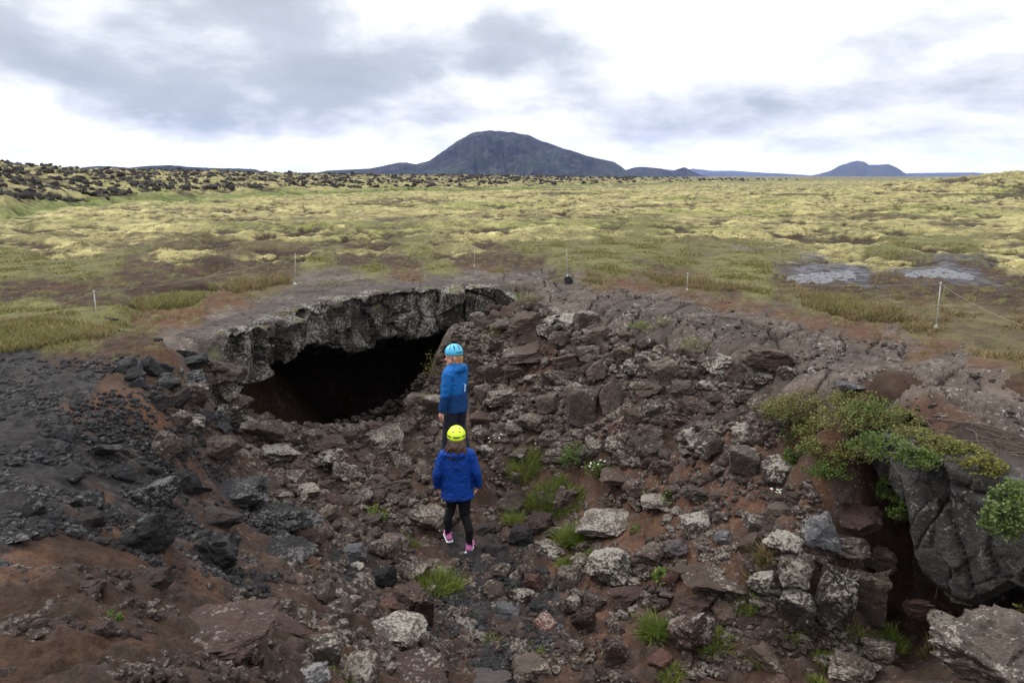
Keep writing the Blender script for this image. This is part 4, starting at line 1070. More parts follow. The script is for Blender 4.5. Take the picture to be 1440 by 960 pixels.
# ---- rubble and grit too small and too many to count
def stones_mesh(name, pts, sizes, mat, sub=1, flat=.7):
    V, Fc_ = [], []; base = [rock_verts(sub, 900+k, 'jbr'[k % 3], 1.2) for k in range(9)]; off = 0
    for k, (p, s) in enumerate(zip(pts, sizes)):
        v, f = base[k % 9]; a, b2, c2 = rg.uniform(0, 6.28, 3); M = np.array(Euler((a, b2, c2)).to_matrix())
        V.append((v*s*rg.uniform(.7, 1.2, 3))@M.T*np.array([1, 1, flat])+p); Fc_.append(f+off); off += len(v)
    return mesh_np(name, np.concatenate(V), np.concatenate(Fc_), mat, False)
def zone_points(poly, n):
    poly = [tuple(map(float, q)) for q in poly]; xs = [q[0] for q in poly]; ys = [q[1] for q in poly]; c = np.zeros((0, 2))
    while len(c) < n:
        P = np.column_stack([rg.uniform(min(xs), max(xs), 4000), rg.uniform(min(ys), max(ys), 4000)]); c = np.vstack([c, P[poly_sd(P[:, 0], P[:, 1], poly) > 0]])
    c = c[:n]; return raymarch(c[:, 0], c[:, 1], 30)
def clump(H, keepfrac, sc_=2.0, seed=0):
    H = H[~np.isnan(H[:, 0])]; v = fbm2(H[:, 0]*sc_, H[:, 1]*sc_, 3, seed); return H[v > np.quantile(v, 1-keepfrac)]
M_RUB = rock_shader('rubble_small', (.054,.038,.031), (.025,.018,.015), (.22,.195,.165), .2, bscale=2)
M_GRIT2 = rock_shader('brown_grit', (.050,.034,.028), (.022,.016,.013), (.20,.17,.145), .1, bscale=3)
M_GRIT = rock_shader('black_grit', (.030,.028,.029), (.013,.012,.013), (.13,.125,.125), .0, bscale=3)
H = clump(zone_points([(640,470),(700,445),(760,430),(900,490),(1040,520),(1090,570),(1060,640),(1000,660),(720,650),(670,600),(620,540)], 5200), .62, 1.1, 400); s = .03+.075*rg.random(len(H))**2; H[:, 2] += s*.3
tag(stones_mesh('rubble', H, s, M_RUB, 2), kind='stuff')
H = clump(zone_points([(612,505),(642,465),(695,425),(720,470),(650,560),(606,570)], 800), .8, 1.1, 403); s = .03+.06*rg.random(len(H))**2; H[:, 2] += s*.3
tag(stones_mesh('rubble', H, s, M_RUB, 2), kind='stuff')
H = clump(zone_points([(300,560),(440,610),(590,560),(640,640),(600,740),(480,780),(330,640)], 1500), .55, 1.3, 405); s = .03+.06*rg.random(len(H))**2; H[:, 2] += s*.3
tag(stones_mesh('rubble', H, s, M_RUB, 2), kind='stuff')
for k_, mt in (('n', M_RUB), ('d', M_GRIT)):
    if LOOSE[k_]: v, f = join(LOOSE[k_]); tag(mesh_np('rubble', v, f, mt, False), kind='stuff')
H = clump(zone_points([(350,575),(440,600),(500,585),(560,560),(600,520),(612,560),(560,612),(440,632),(350,612)], 620), .85, 1.1, 407); s = .03+.055*rg.random(len(H))**2; H[:, 2] += s*.1
tag(stones_mesh('rubble', H, s, M_RUB, 2), kind='stuff')
pit = [(640,480),(740,440),(900,500),(1080,560),(1150,700),(1240,930),(900,959),(430,959),(330,640),(360,600),(520,600),(600,540)]
H = clump(zone_points(pit, 12000), .6, 1.6, 401); s = .018+.05*rg.random(len(H))**3; H[:, 2] += s*.25
tag(stones_mesh('rubble', H, s, M_RUB, 2), kind='stuff')
lm = [(0,505),(200,500),(300,540),(330,640),(420,740),(380,850),(250,800),(0,800)]
H = clump(zone_points(lm, 9000), .8, 1.2, 411); s = .010+.032*rg.random(len(H))**3; H[:, 2] += s*.2
tag(stones_mesh('gravel', H, s, M_GRIT, 1), kind='stuff')
pathz = [(600,770),(740,770),(800,840),(780,930),(640,950),(580,860)]
H = clump(zone_points(pathz, 3500), .8, 1.5, 421); s = .012+.035*rg.random(len(H))**3; H[:, 2] += s*.2
tag(stones_mesh('gravel', H, s, M_GRIT, 1), kind='stuff')
fg = [(0,800),(250,800),(430,860),(500,959),(0,959)]
H = clump(zone_points(fg, 3500), .6, 2.5, 431); s = .006+.035*rg.random(len(H))**4; H[:, 2] += s*.2
tag(stones_mesh('gravel', H, s, M_GRIT2, 2), kind='stuff')
rim = [(560,385),(900,400),(1100,440),(1440,540),(1440,640),(1300,610),(1150,550),(1000,470),(800,425),(560,405)]
H = clump(zone_points(rim, 1100), .6, 1.5, 441); s = .012+.03*rg.random(len(H))**3; H[:, 2] += s*.2
tag(stones_mesh('gravel', H, s, M_RUB, 1), kind='stuff')
M_PALE = simple_mat('pale_stone', (.11,.11,.12), .8, .6, 8)
for zy in ([(1108,398),(1112,388),(1150,385),(1200,383),(1202,392),(1160,400)], [(1272,390),(1290,381),(1330,379),(1365,388),(1368,394),(1320,392)]):
    H = clump(zone_points(zy, 500), .9, 1.5, 451); s = .03+.06*rg.random(len(H)); 
    tag(stones_mesh('gravel', H, s, M_PALE, 1, .5), kind='stuff')

# ---- black lava rocks of the far lava field
LV = []; M_FAR = simple_mat('far_lava', (.022,.019,.015), .95, .5, 2)
cand = []
while len(cand) < 9000:
    px = rg.uniform(-60, 1150); az = math.atan((px-720)/990); f = float(lava_front(np.array([az]))[0]); r = f*(1.06-.02+rg.random()**1.2*1.3)
    if r > 420: continue
    if rg.random() > np.interp(px, [0, 300, 800, 1150], [1, .9, .6, .15]): continue
    cand.append((r*math.sin(az), r*math.cos(az), px))
cand = np.array(cand); v = fbm2(cand[:, 0]*.3, cand[:, 1]*.3, 4, 461, .7); cand = cand[v > np.quantile(v, .50)]
cz = ground_z(cand[:, 0], cand[:, 1]); rr_ = np.hypot(cand[:, 0], cand[:, 1])
size = np.interp(cand[:, 2], [0, 250, 700, 1150], [.17, .19, .22, .23])*rg.uniform(.25, 1, len(cand))**1.6*1.9*np.interp(rr_, [40, 400], [1, 2.0])
order = np.argsort(-size/rr_); big = order[:285]; rest = order[285:]
for k in big:
    s = size[k]
    o = bpy.data.objects.new('lava_rock', proto('j', int(rg.integers(0, 7)), 3)); COL.objects.link(o)
    o.location = (cand[k, 0], cand[k, 1], cz[k]+s*.25); o.scale = (s*rg.uniform(.9, 1.5), s*rg.uniform(.8, 1.2), s*rg.uniform(.6, 1.05)); o.rotation_euler = (rg.normal(0, .3), rg.normal(0, .3), rg.uniform(0, 6.28))
    o.material_slots[0].link = 'OBJECT'; o.material_slots[0].material = M_FAR
    tag(o, 'black lava rock rising from the mossy lava field on the horizon', 'lava rock', 'black rocks of the far lava field')
P = np.column_stack([cand[rest, 0], cand[rest, 1], cz[rest]+size[rest]*.2])
tag(stones_mesh('lava_rubble', P, size[rest], M_FAR, 2, .8), kind='stuff')

tick('rocks')
# ================================================================== grass, plants, shrubs
def leaf_mat(name, c1, c2, c3=None, sc_=3, tr=.25):
    m, nt, b = new_mat(name); P = geo_pos(nt)
    f = noise(nt, P, sc_, 3); c = mix(nt, mrange(nt, f, .35, .65), c1, c2)
    w = N(nt, 'ShaderNodeTexWhiteNoise'); 
    at = N(nt, 'ShaderNodeAttribute', attribute_name='col'); vr = at.outputs['Color']
    c = mix(nt, 1, c, vr, 'MULTIPLY')
    L(nt, c, b.inputs['Base Color']); b.inputs['Roughness'].default_value = .6; b.inputs['Specular IOR Level'].default_value = .12
    nt.nodes.remove(w)
    t = N(nt, 'ShaderNodeBsdfTranslucent'); L(nt, c, t.inputs[0]); mx = N(nt, 'ShaderNodeMixShader'); mx.inputs[0].default_value = tr
    L(nt, b.outputs[0], mx.inputs[1]); L(nt, t.outputs[0], mx.inputs[2]); L(nt, mx.outputs[0], nt.nodes['Material Output'].inputs['Surface']); return m
M_GRASS = leaf_mat('grass_green', (.085,.13,.022), (.14,.165,.04)); M_DRY = leaf_mat('grass_dry', (.20,.165,.085), (.13,.11,.05)); M_GR2 = leaf_mat('grass_field', (.135,.14,.045), (.19,.17,.075), sc_=1)
M_LEAF = leaf_mat('leaf_olive', (.10,.115,.03), (.15,.14,.05), sc_=6); M_LEAFG = leaf_mat('leaf_green', (.05,.085,.018), (.085,.12,.028), sc_=6); M_LEAFY = leaf_mat('leaf_yellow', (.14,.125,.03), (.11,.12,.03), sc_=4)
M_LEAFP = leaf_mat('leaf_pale', (.12,.155,.05), (.085,.12,.04), sc_=8); M_STEM = simple_mat('stem', (.10,.07,.05), .8, .3, 30); M_RED_LEAF = leaf_mat('leaf_red', (.22,.05,.03), (.14,.07,.03))
M_FLW = simple_mat('white_petal', (.7,.7,.66), .6, .1); M_FLY = simple_mat('yellow_petal', (.75,.42,.03), .6, .1)
def blades(base, hgt, wid, lean, rg):
    """base (n,3) -> verts, faces, colours of bent blades (3 levels)"""
    n = len(base); a = rg.uniform(0, 2*math.pi, n); ld = rg.uniform(0, 2*math.pi, n) if np.isscalar(lean) else lean[1]
    ln = (lean if np.isscalar(lean) else lean[0])*rg.uniform(.1, 1.9, n); ld = ld+rg.normal(0, .9, n)
    h = hgt*rg.uniform(.25, 1.25, n); w = wid*rg.uniform(.7, 1.3, n)
    sx, sy = np.cos(a)*w, np.sin(a)*w; dx, dy = np.cos(ld)*ln*h, np.sin(ld)*ln*h
    V = np.zeros((n, 5, 3))
    for k, (t, ww) in enumerate(((0, 1), (0, -1), (.55, .8), (.55, -.8), (1, 0))):
        V[:, k, 0] = base[:, 0]+dx*t*t+sx*ww; V[:, k, 1] = base[:, 1]+dy*t*t+sy*ww; V[:, k, 2] = base[:, 2]+h*t*(1-.25*ln*t)
    i = np.arange(n)*5; q = np.stack([i, i+1, i+3, i+2], 1); tr = np.stack([i+2, i+3, i+4], 1)
    dead = rg.random(n) < .22; u = rg.uniform(.55, 1.3, n); hue = rg.uniform(.8, 1.2, n); cc = np.stack([u*np.where(dead, 1.45, hue), u*np.where(dead, 1.12, 1), u*np.where(dead, 1.4, .9)], 1)
    c = np.repeat(cc, 5, axis=0); return V.reshape(-1, 3), [q, tr], c
def tuft(name, px, py, wpx, hpx, n, mat, label, dry=0, cat='grass', lean=.7, group=None):
    H = raymarch([px], [py+hpx*.35], 30)[0]; 
    if np.isnan(H[0]): return
    dep = depth_of(H); r = wpx*dep/960/2; h = hpx*dep/960*.46
    th = rg.uniform(0, 6.28, n); n = int(n*1.5); th = rg.uniform(0, 6.28, n); q = np.sqrt(rg.random(n))*r*1.0; bx = H[0]+np.cos(th)*q; by = H[1]+np.sin(th)*q*.8; bz = ground_z(bx, by)-.01
    V, Fc_, c = blades(np.stack([bx, by, bz], 1)-H, h, .0036, (lean, th), rg)
    o = mesh_np(name, V, Fc_, mat, True, c); o.location = H; tag(o, label, cat, group); return o
TUFTS = [(617,812,62,50,900,M_GRASS,'bright green grass patch beside the path left of the gravel, below the woman\'s shoes'),
 (578,762,22,20,140,M_GRASS,'tiny grass tuft left of the woman\'s shoes'),
 (693,893,20,28,140,M_GRASS,'slim yellowish grass tuft on the bare path at the bottom middle'),
 (746,908,36,22,220,M_GRASS,'low round grass tuft above the flat rock at the bottom middle'),
 (740,648,44,42,500,M_GRASS,'green tuft left of the leafy plants on the right slope'),
 (768,688,50,46,800,M_GRASS,'lush grass at the upper end of the green strip'),
 (792,700,60,34,700,M_GRASS,'grass spreading right from the green strip'),
 (803,745,30,60,900,M_GRASS,'tall bright grass strip left of the table like slab'),
 (797,785,24,34,300,M_GRASS,'lower end of the green grass strip'),
 (722,722,22,42,260,M_GRASS,'narrow grass tuft above the black layered block'),
 (918,877,36,56,520,M_GRASS,'spiky grass tuft leaning on the large dark brown rock'),
 (945,942,30,30,260,M_GRASS,'grass tuft at the bottom edge right of the middle'),
 (1004,898,38,44,420,M_GRASS,'dark green tuft below the long pale topped slab'),
 (1067,922,20,44,220,M_GRASS,'thin upright grass tuft left of the jagged brown rock'),
 (1166,920,36,34,380,M_GRASS,'fresh green tuft at the foot of the white streaked column'),
 (1150,952,30,20,220,M_GRASS,'grass tuft cut by the bottom edge below the columns'),
 (1112,870,36,38,320,M_GRASS,'dull green tuft at the left foot of the stacked columns'),
 (1048,848,30,32,240,M_GRASS,'grass tuft under the end of the long pale topped slab'),
 (1208,893,36,36,260,M_GRASS,'dull grass tuft right of the white streaked column'),
 (1256,893,34,40,260,M_GRASS,'dark grass tuft below the dark gap'),
 (1308,905,30,36,220,M_DRY,'straw coloured grass tuft before the dark gap'),
 (1075,770,20,56,240,M_DRY,'dry brown grass left of the pale topped block'),
 (1062,800,34,26,200,M_DRY,'straw tuft beside the upright mottled rock'),
 (655,858,26,12,120,M_GRASS,'thin grass trailing from the bright green patch'),
 (848,655,24,20,160,M_GRASS,'small tuft under the white flowers'),
 (480,943,40,26,260,M_GRASS,'green tuft beside the squared stones at the bottom left'),
 (120,700,1,1,1,M_DRY,None)]
for t in TUFTS:
    if t[-1]: tuft('grass_tuft', *t[:6], t[6])

def leaf_cloud(n, rx, ry, rz, lsz, rg, gaps=1.5, seed=0, flat=.5):
    """leaf quads through a cushion's volume, thicker towards its outside, with gaps"""
    P = rg.normal(0, 1, (n*3, 3)); P /= np.linalg.norm(P, axis=1, keepdims=True); P *= (rg.random((n*3, 1))**.35)
    P = P*np.array([rx, ry, rz])*(1+.35*fbm3(P*2.2+seed, 3, seed))[:, None]
    P = P[P[:, 2] > -.35*rz]; v = fbm3(P*9+seed, 2, seed+1); P = P[v > np.quantile(v, .45)][:n]; n = len(P)
    a = rg.normal(0, 1, (n, 3)); a[:, 2] *= flat; a /= np.linalg.norm(a, axis=1, keepdims=True)
    up = rg.normal(0, .6, (n, 3))+np.array([0, 0, 1.0]); b = np.cross(a, up); b /= np.linalg.norm(b, axis=1, keepdims=True)+1e-9
    s = lsz*rg.uniform(.6, 1.35, (n, 1)); c0 = P-a*s*.5; c1 = P+b*s*.32+a*s*.05; c2 = P+a*s*.55; c3 = P-b*s*.32+a*s*.05
    V = np.stack([c0, c1, c2, c3], 1).reshape(-1, 3); i = np.arange(n)*4
    c = np.repeat(rg.uniform(.55, 1.4, n), 4)[:, None]*np.ones((1, 3)); return V, np.stack([i, i+1, i+2, i+3], 1), c, P
def tube(pts, r0, r1, ns=5):
    pts = np.asarray(pts, float); n = len(pts); V = []; t = np.gradient(pts, axis=0); t /= np.linalg.norm(t, axis=1, keepdims=True)+1e-9
    u = np.cross(t, [0.3, .2, .9]); u /= np.linalg.norm(u, axis=1, keepdims=True)+1e-9; v = np.cross(t, u); r = np.linspace(r0, r1, n)
    for k in range(n):
        for j in range(ns):
            a = 2*math.pi*j/ns; V.append(pts[k]+r[k]*(math.cos(a)*u[k]+math.sin(a)*v[k]))
    F = [[k*ns+j, k*ns+(j+1) % ns, (k+1)*ns+(j+1) % ns, (k+1)*ns+j] for k in range(n-1) for j in range(ns)]
    return np.array(V), np.array(F)
def merge(parts):
    V, F, o = [], [], 0
    for v, f in parts: V.append(v); F.append(f+o); o += len(v)
    return np.concatenate(V), np.concatenate(F)
FM = {}
def fmesh(mat):
    if mat.name not in FM:
        v = [(0, 0, .003)]; f = []
        for k in range(5):
            a = 2*math.pi*k/5; b0 = len(v)
            v += [(.012*math.cos(a-.35), .012*math.sin(a-.35), .004), (.018*math.cos(a), .018*math.sin(a), .002), (.012*math.cos(a+.35), .012*math.sin(a+.35), .004)]; f.append([0, b0, b0+1, b0+2])
        o = mesh_np('flower', np.array(v), np.array(f), mat, False); FM[mat.name] = o.data; bpy.data.objects.remove(o)
    return FM[mat.name]
def plant(name, cat, px, py, wpx, hpx, n, mat, label, lsz=.03, up=.5, mat2=None, flower=None, nf=0, group=None, zoff=0, hang=0, fixed=None):
    if fixed is None:
        H = raymarch([px], [py+hpx*.2], 30)[0]
        if np.isnan(H[0]): return
    else: H = np.array(fixed)
    dep = depth_of(H); rx = wpx*dep/960/2; rz = hpx*dep/960*up
    root = empty(name, tuple(H)); tag(root, label, cat, group)
    V, F, c, P = leaf_cloud(n, rx, rx*.8, rz, lsz, rg, seed=int(px)); V[:, 2] += rz*.25+zoff
    if hang: V[:, 2] -= hang*np.clip(-(V[:, 1]+V[:, 0]*.4), 0, 1)
    mesh_np('leaves', V, F, mat, False, c, root)
    if mat2:
        V, F, c, P2 = leaf_cloud(n//3, rx*.9, rx*.7, rz*1.05, lsz, rg, seed=int(px)+3); V[:, 2] += rz*.25+zoff; mesh_np('leaves', V, F, mat2, False, c, root)
    st = []
    for k in range(22):
        q = P[int(rg.integers(0, len(P)))]; b0 = np.array([q[0]*.3, q[1]*.3, -.04]); m = (b0+q)/2+rg.normal(0, .02, 3)
        st.append(tube([b0, m, q], .0055, .0022))
    v, f = merge(st); mesh_np('stems', v, f, M_STEM, True, None, root)
    if flower:
        for k in range(nf):
            q = np.array([rg.normal(0, rx*.45), rg.normal(0, rx*.35), rz*rg.uniform(.6, 1.35)]); v, f = ICO[1]; fo = bpy.data.objects.new('flower', fmesh(flower)); COL.objects.link(fo); fo.parent = root; fo.location = q; fo.rotation_euler = (rg.normal(0, .3), rg.normal(0, .3), rg.uniform(0, 6))
    return root
plant('leafy_plant', 'plant', 530, 722, 32, 34, 420, M_GRASS, 'bright green leafy plant alone between rocks left of the woman', .03)
plant('leafy_plant', 'plant', 812, 640, 54, 44, 900, M_LEAFG, 'dark green leafy plant at the head of the grass strip', .035)
plant('leafy_plant', 'plant', 840, 660, 40, 30, 500, M_LEAFG, 'leafy plant dotted with tiny white flowers on the right slope', .03, flower=M_FLW, nf=22)
plant('leafy_plant', 'plant', 942, 700, 26, 40, 330, M_LEAFG, 'narrow leafy plant beside the speckled rock', .025)
plant('leafy_plant', 'plant', 905, 690, 24, 16, 200, M_LEAFP, 'small clover like plant at the edge of the red soil', .022)
plant('leafy_plant', 'plant', 935, 808, 36, 26, 260, M_LEAFG, 'dandelion with one orange yellow flower above the long slab', .045, mat2=M_LEAFY, flower=M_FLY, nf=1)
plant('leafy_plant', 'plant', 830, 780, 34, 24, 260, M_LEAFG, 'greenery growing from the joint under the table like slab', .024)
plant('leafy_plant', 'plant', 893, 745, 18, 40, 220, M_LEAFG, 'trailing plant down the right end of the table like slab', .022)
plant('leafy_plant', 'plant', 160, 868, 22, 32, 120, M_LEAFG, 'lone green seedling beside a dark stone in brown soil', .03)
plant('leafy_plant', 'plant', 553, 776, 26, 22, 160, M_RED_LEAF, 'little plant with red leaves near the woman\'s shoes', .025)
plant('leafy_plant', 'plant', 333, 588, 36, 14, 380, M_GRASS, 'moss cap on the flat rock at the side of the cave mouth', .018)
plant('leafy_plant', 'plant', 695, 622, 18, 26, 140, M_LEAFP, 'pale plant with white blossom beside the lime helmet', .022, flower=M_FLW, nf=16)
plant('leafy_plant', 'plant', 757, 625, 12, 26, 110, M_LEAFP, 'thin plant with white blossom above the green tuft', .02, flower=M_FLW, nf=12)
plant('leafy_plant', 'plant', 1100, 695, 30, 12, 160, M_LEAFG, 'low white flowering plant under the tilted lichen boulder', .02, flower=M_FLW, nf=14)
plant('leafy_plant', 'plant', 1050, 770, 14, 40, 120, M_LEAFY, 'yellowing plant on the red soil left of the stacked columns', .02)
# moss and plants on the brink of the cave roof
for k, (px, py, w_, h_, m, lab) in enumerate([(528,424,30,14,M_LEAFY,'yellow green moss cushion on the brink of the cave roof'),(640,412,44,22,M_LEAFG,'dark green plants hanging over the cave roof brink near its right end'),
   (668,420,40,26,M_LEAFG,'green plants on the mossy rock where the cave roof meets the slope'),(705,412,50,20,M_LEAF,'olive plants behind the mossy end of the cave roof'),(745,420,36,18,M_LEAF,'olive plants left of the cracked pavement\'s top'),
   (465,398,40,8,M_LEAFG,'thin green plants on the flat rock behind the cave roof'),(880,500,24,16,M_LEAFY,'yellow green moss tuft in the joint below the pavement'),(935,452,22,12,M_GRASS,'small green plants in the upper pavement cracks'),
   (975,485,44,16,M_LEAF,'moss filling the hollow in the pavement'),(905,458,40,8,M_GRASS,'thin green line of plants in a pavement crack'),(690,470,40,20,M_LEAF,'olive plants among the rocks right of the cave roof'),
   (605,560,26,14,M_LEAF,'olive plants on the slope right of the cave mouth'),(555,585,20,10,M_LEAFG,'green sprout at the bottom right of the cave mouth'),(610,520,30,44,M_LEAF,'thin mossy plants down the right side of the cave mouth'),
   (1110,600,30,60,M_LEAFG,'green sprig left of the shrub patch')]):
    plant('low_plant', 'plant', px, py, w_*1.25, h_*1.3, 420 if w_ > 24 else 200, m, lab, .024, .6)
SHR = [(1105,572,60,34,M_LEAF,'leftmost creeping shrub, thin and trailing over stones'),(1140,560,70,30,M_LEAF,'olive creeping shrub under the left end of the bare rock pavement'),(1145,600,50,40,M_LEAF,'loose olive shrub hanging below the first shrubs'),
 (1185,585,66,44,M_LEAF,'broad olive shrub in the middle of the patch\'s upper edge'),(1225,590,70,50,M_LEAFG,'dense green shrub at the crest of the patch'),(1262,600,56,44,M_LEAF,'greyish shrub left of the dry twigs'),
 (1235,635,64,50,M_LEAFG,'dark green shrub hanging above the slab wall\'s left end'),(1195,630,50,40,M_LEAF,'sparse shrub over bare soil below the patch\'s middle'),(1165,655,54,36,M_LEAFG,'low green creeper over the shaded hollow'),
 (1290,622,56,34,M_LEAF,'olive shrub right of the dense green one'),(1325,632,54,30,M_LEAF,'grey leaved shrub above the slab wall'),(1352,640,60,26,M_LEAFY,'yellow orange moss cushion on top of the slab wall'),
 (1385,660,44,32,M_LEAFY,'yellow green shrub right of the orange cushion'),(1250,680,26,60,M_LEAFG,'ragged creeper hanging down the slab wall\'s left corner'),(1265,712,30,44,M_LEAFG,'dark creeper in the crack beside the dark gap'),
 (1120,640,30,44,M_LEAFG,'small green creeper at the lower left of the patch'),(1205,560,60,30,M_LEAF,'dusty olive shrub at the rim behind the broad one'),(1290,650,46,34,M_LEAFG,'green fringe over the brink of the slab wall'),(1400,700,40,46,M_LEAF,'olive fringe beside the big bushy pale green shrub'),(1150,625,46,30,M_LEAF,'thin olive creeper above the bare soil hollow')]
for px, py, w_, h_, m, lab in SHR:
    plant('creeping_shrub', 'shrub', px, py, w_*1.4, h_*1.25, 1500, m, lab, .022, .40, M_LEAFY if m is M_LEAF and px % 2 else None, fixed=at_z(px, py, -2.36 if px < 1340 else -2.38) if px > 1215 and py < 670 else None)
pB = at_y(1420, 722, 4.62)
plant('creeping_shrub', 'shrub', 1420, 722, 78, 120, 2600, M_LEAFP, 'big bushy pale green shrub draped over the slab wall at the right edge', .028, .5, M_LEAFG, fixed=pB-np.array([0, 0, .12]))
pC = at_y(1330, 690, 4.0)
plant('creeping_shrub', 'shrub', 1436, 880, 60, 90, 500, M_LEAFY, 'orange and yellow leaved shrub on the huge corner boulder', .03, .5, M_RED_LEAF)
# dry twigs trailing over the soil above the slab wall
tw = empty('dry_twigs', tuple(raymarch([1350], [610], 30)[0])); tag(tw, 'bare grey twigs trailing over the orange soil above the slab wall', 'twigs'); T0 = np.array(tw.location); ps = []
for k in range(14):
    a = raymarch([rg.uniform(1270, 1430)], [rg.uniform(590, 660)], 30)[0]-T0
    if np.isnan(a[0]): continue
    d = np.array([rg.normal(.25, .15), -rg.uniform(.05, .3), 0]); pts = [a+d*t+np.array([rg.normal(0, .02), rg.normal(0, .02), .03+.04*math.sin(3*t)+rg.normal(0, .01)]) for t in np.linspace(0, 1.6, 7)]
    gz = ground_z([p[0]+T0[0] for p in pts], [p[1]+T0[1] for p in pts])
    for p, z in zip(pts, gz): p[2] = max(p[2]*.0+z-T0[2]+.02+abs(rg.normal(0, .02)), z-T0[2])
    ps.append(tube(pts, .0045, .0015))
v, f = merge(ps); mesh_np('twig', v, f, simple_mat('dead_twig', (.10,.08,.065), .8), True, None, tw)

# ---- grass of the plain round the hole: green and straw-coloured blades
def field_points(cls, n, rmin, rmax, seed):
    out = np.zeros((0, 2)); rgf = np.random.default_rng(seed)
    while len(out) < n:
        r = rmin*(rmax/rmin)**rgf.random(40000); a = rgf.uniform(-.72, .72, 40000); x = r*np.sin(a); y = r*np.cos(a)
        W = class_weights(x, y); p = W[:, cls]
        k = (rgf.random(40000) < p**2); out = np.vstack([out, np.stack([x[k], y[k]], 1)])
    return out[:n]
def field(name, cls, n, rmin, rmax, h, w_, mat, seed, lean=.6):
    P = field_points(cls, n, rmin, rmax, seed); z, _, _, _ = ground_eval(P[:, 0], P[:, 1]); k = z > -2.45; P = P[k]; z = z[k]
    q = fbm2(P[:, 0]*1.1, P[:, 1]*1.1, 4, seed, .6); k = q > -.02+.0*z; P = P[k]; z = z[k]; pat = .45+.9*sstep(-.02, .4, q[k]); r = np.hypot(P[:, 0], P[:, 1])
    V, F, c = blades(np.column_stack([P, z-.01]), h*pat, w_*np.clip(r/10, .8, 2.2), lean, np.random.default_rng(seed)); tag(mesh_np(name, V, F, mat, True, c), kind='stuff')
field('grass', 1, 90000, 7, 26, .06, .006, M_GR2, 71); field('dry_grass', 6, 30000, 6.5, 24, .09, .0045, M_DRY, 73); field('grass', 0, 40000, 13, 34, .05, .010, M_DRY, 75)
for poly, n, h, m, sd_s in [([(1120,418),(1170,420),(1250,436),(1282,455),(1200,452),(1130,432)], 5000, .15, M_DRY, 81), ([(1140,425),(1200,430),(1235,448),(1170,444)], 2500, .16, M_GR2, 82), ([(900,385),(1000,400),(1080,412),(1000,410),(930,400)], 2500, .16, M_DRY, 83),
      ([(0,455),(60,452),(140,462),(185,460),(150,475),(80,488),(0,498)], 9000, .10, M_GR2, 84), ([(180,430),(240,420),(290,420),(270,432),(200,440)], 3500, .16, M_GR2, 85), ([(310,405),(400,388),(410,398),(330,412)], 2500, .16, M_DRY, 86)]:
    H = zone_points(poly, n); H = H[~np.isnan(H[:, 0])]; H[:, 2] = ground_z(H[:, 0], H[:, 1])-.01
    V, F, c = blades(H, h, .005, .6, np.random.default_rng(sd_s)); tag(mesh_np('dry_grass' if m is M_DRY else 'grass', V, F, m, True, c), kind='stuff')

tick('plants')
# ================================================================== rope fence
M_POST = simple_mat('post_white', (.30,.30,.28), .5, .1, 10); M_ROPE = simple_mat('rope', (.22,.20,.16), .9, .25, 60)
def lathe(prof, n=16):
    V = []; 
    for r, z in prof:
        for k in range(n): a = 2*math.pi*k/n; V.append((r*math.cos(a), r*math.sin(a), z))
    F = [[i*n+k, i*n+(k+1) % n, (i+1)*n+(k+1) % n, (i+1)*n+k] for i in range(len(prof)-1) for k in range(n)]
    return np.array(V, float), np.array(F)
POSTS = [((137,458),(132,409),'white rope post on the grass at the left, the tallest looking on that side'),((415,400),(415,357),'thin rope post behind the left half of the cave roof'),((667,375),(668,347),'small far rope post above the right half of the cave roof'),
 ((798,389),(797,352),'rope post with a dark cairn stone at its foot'),((966,409),(967,384),'faint short rope post beyond the cracked pavement'),((1316,461),(1323,397),'tall rope post with a white foot plate at the right')]
tops = []
for (b, t, lab) in POSTS:
    H = raymarch([b[0]], [b[1]], 60)[0]; T = at_y(t[0], t[1], H[1]); h = T[2]-H[2]
    root = empty('rope_post', tuple(H)); tag(root, lab, 'post', 'rope fence round the cave')
    rr0 = .0075 if b[0] in (137, 1316) else .006
    v, f = lathe([(.0005, -.1), (rr0, -.1), (rr0*.95, h*.5), (rr0*.9, h-.02), (.0005, h-.02)], 10)
    v[:, 0] += (T[0]-H[0])*np.clip(v[:, 2]/h, 0, 1); mesh_np('rod', v, f, M_POST, True, None, root)
    v, f = lathe([(.0005, -.02), (.011, -.018), (.014, -.006), (.013, .008), (.006, .016), (.0005, .02)], 12); v += np.array([T[0]-H[0], 0, h-.01]); mesh_np('cap', v, f, M_POST, True, None, root)
    fr = .045 if b[0] in (1316, 415) else .03
    v, f = lathe([(.0005, .0), (fr, .0), (fr, .012), (.014, .02), (.011, .05), (.0005, .052)], 14); mesh_np('foot_plate', v, f, M_POST, True, None, root)
    if b[0] == 1316:
        v, f = tube([(0.012,0,h*.55),(.035,0,h*.56),(.035,0,h-.04),(.02,0,h-.02)], .003, .003); mesh_np('hook', v, f, M_POST, True, None, root)
    tops.append(T+np.array([0, 0, -.02]))
lend = at_z(-160, 470, -1.5); rend = at_z(1560, 492, -1.45)
spans = [(np.array(lend), tops[0], 'rope running off to the left edge from the left post'), (tops[0], tops[1], 'slack rope between the left post and the one behind the cave roof'), (tops[1], tops[2], 'far rope stretched behind the cave roof'),
 (tops[2], tops[3], 'short far rope ending at the post with the cairn stone'), (tops[3], tops[4], 'far rope beyond the cracked pavement'), (tops[4], tops[5], 'long faint rope leading to the tall right post'), (tops[5], np.array(rend), 'pale rope running down to the right edge from the tall post')]
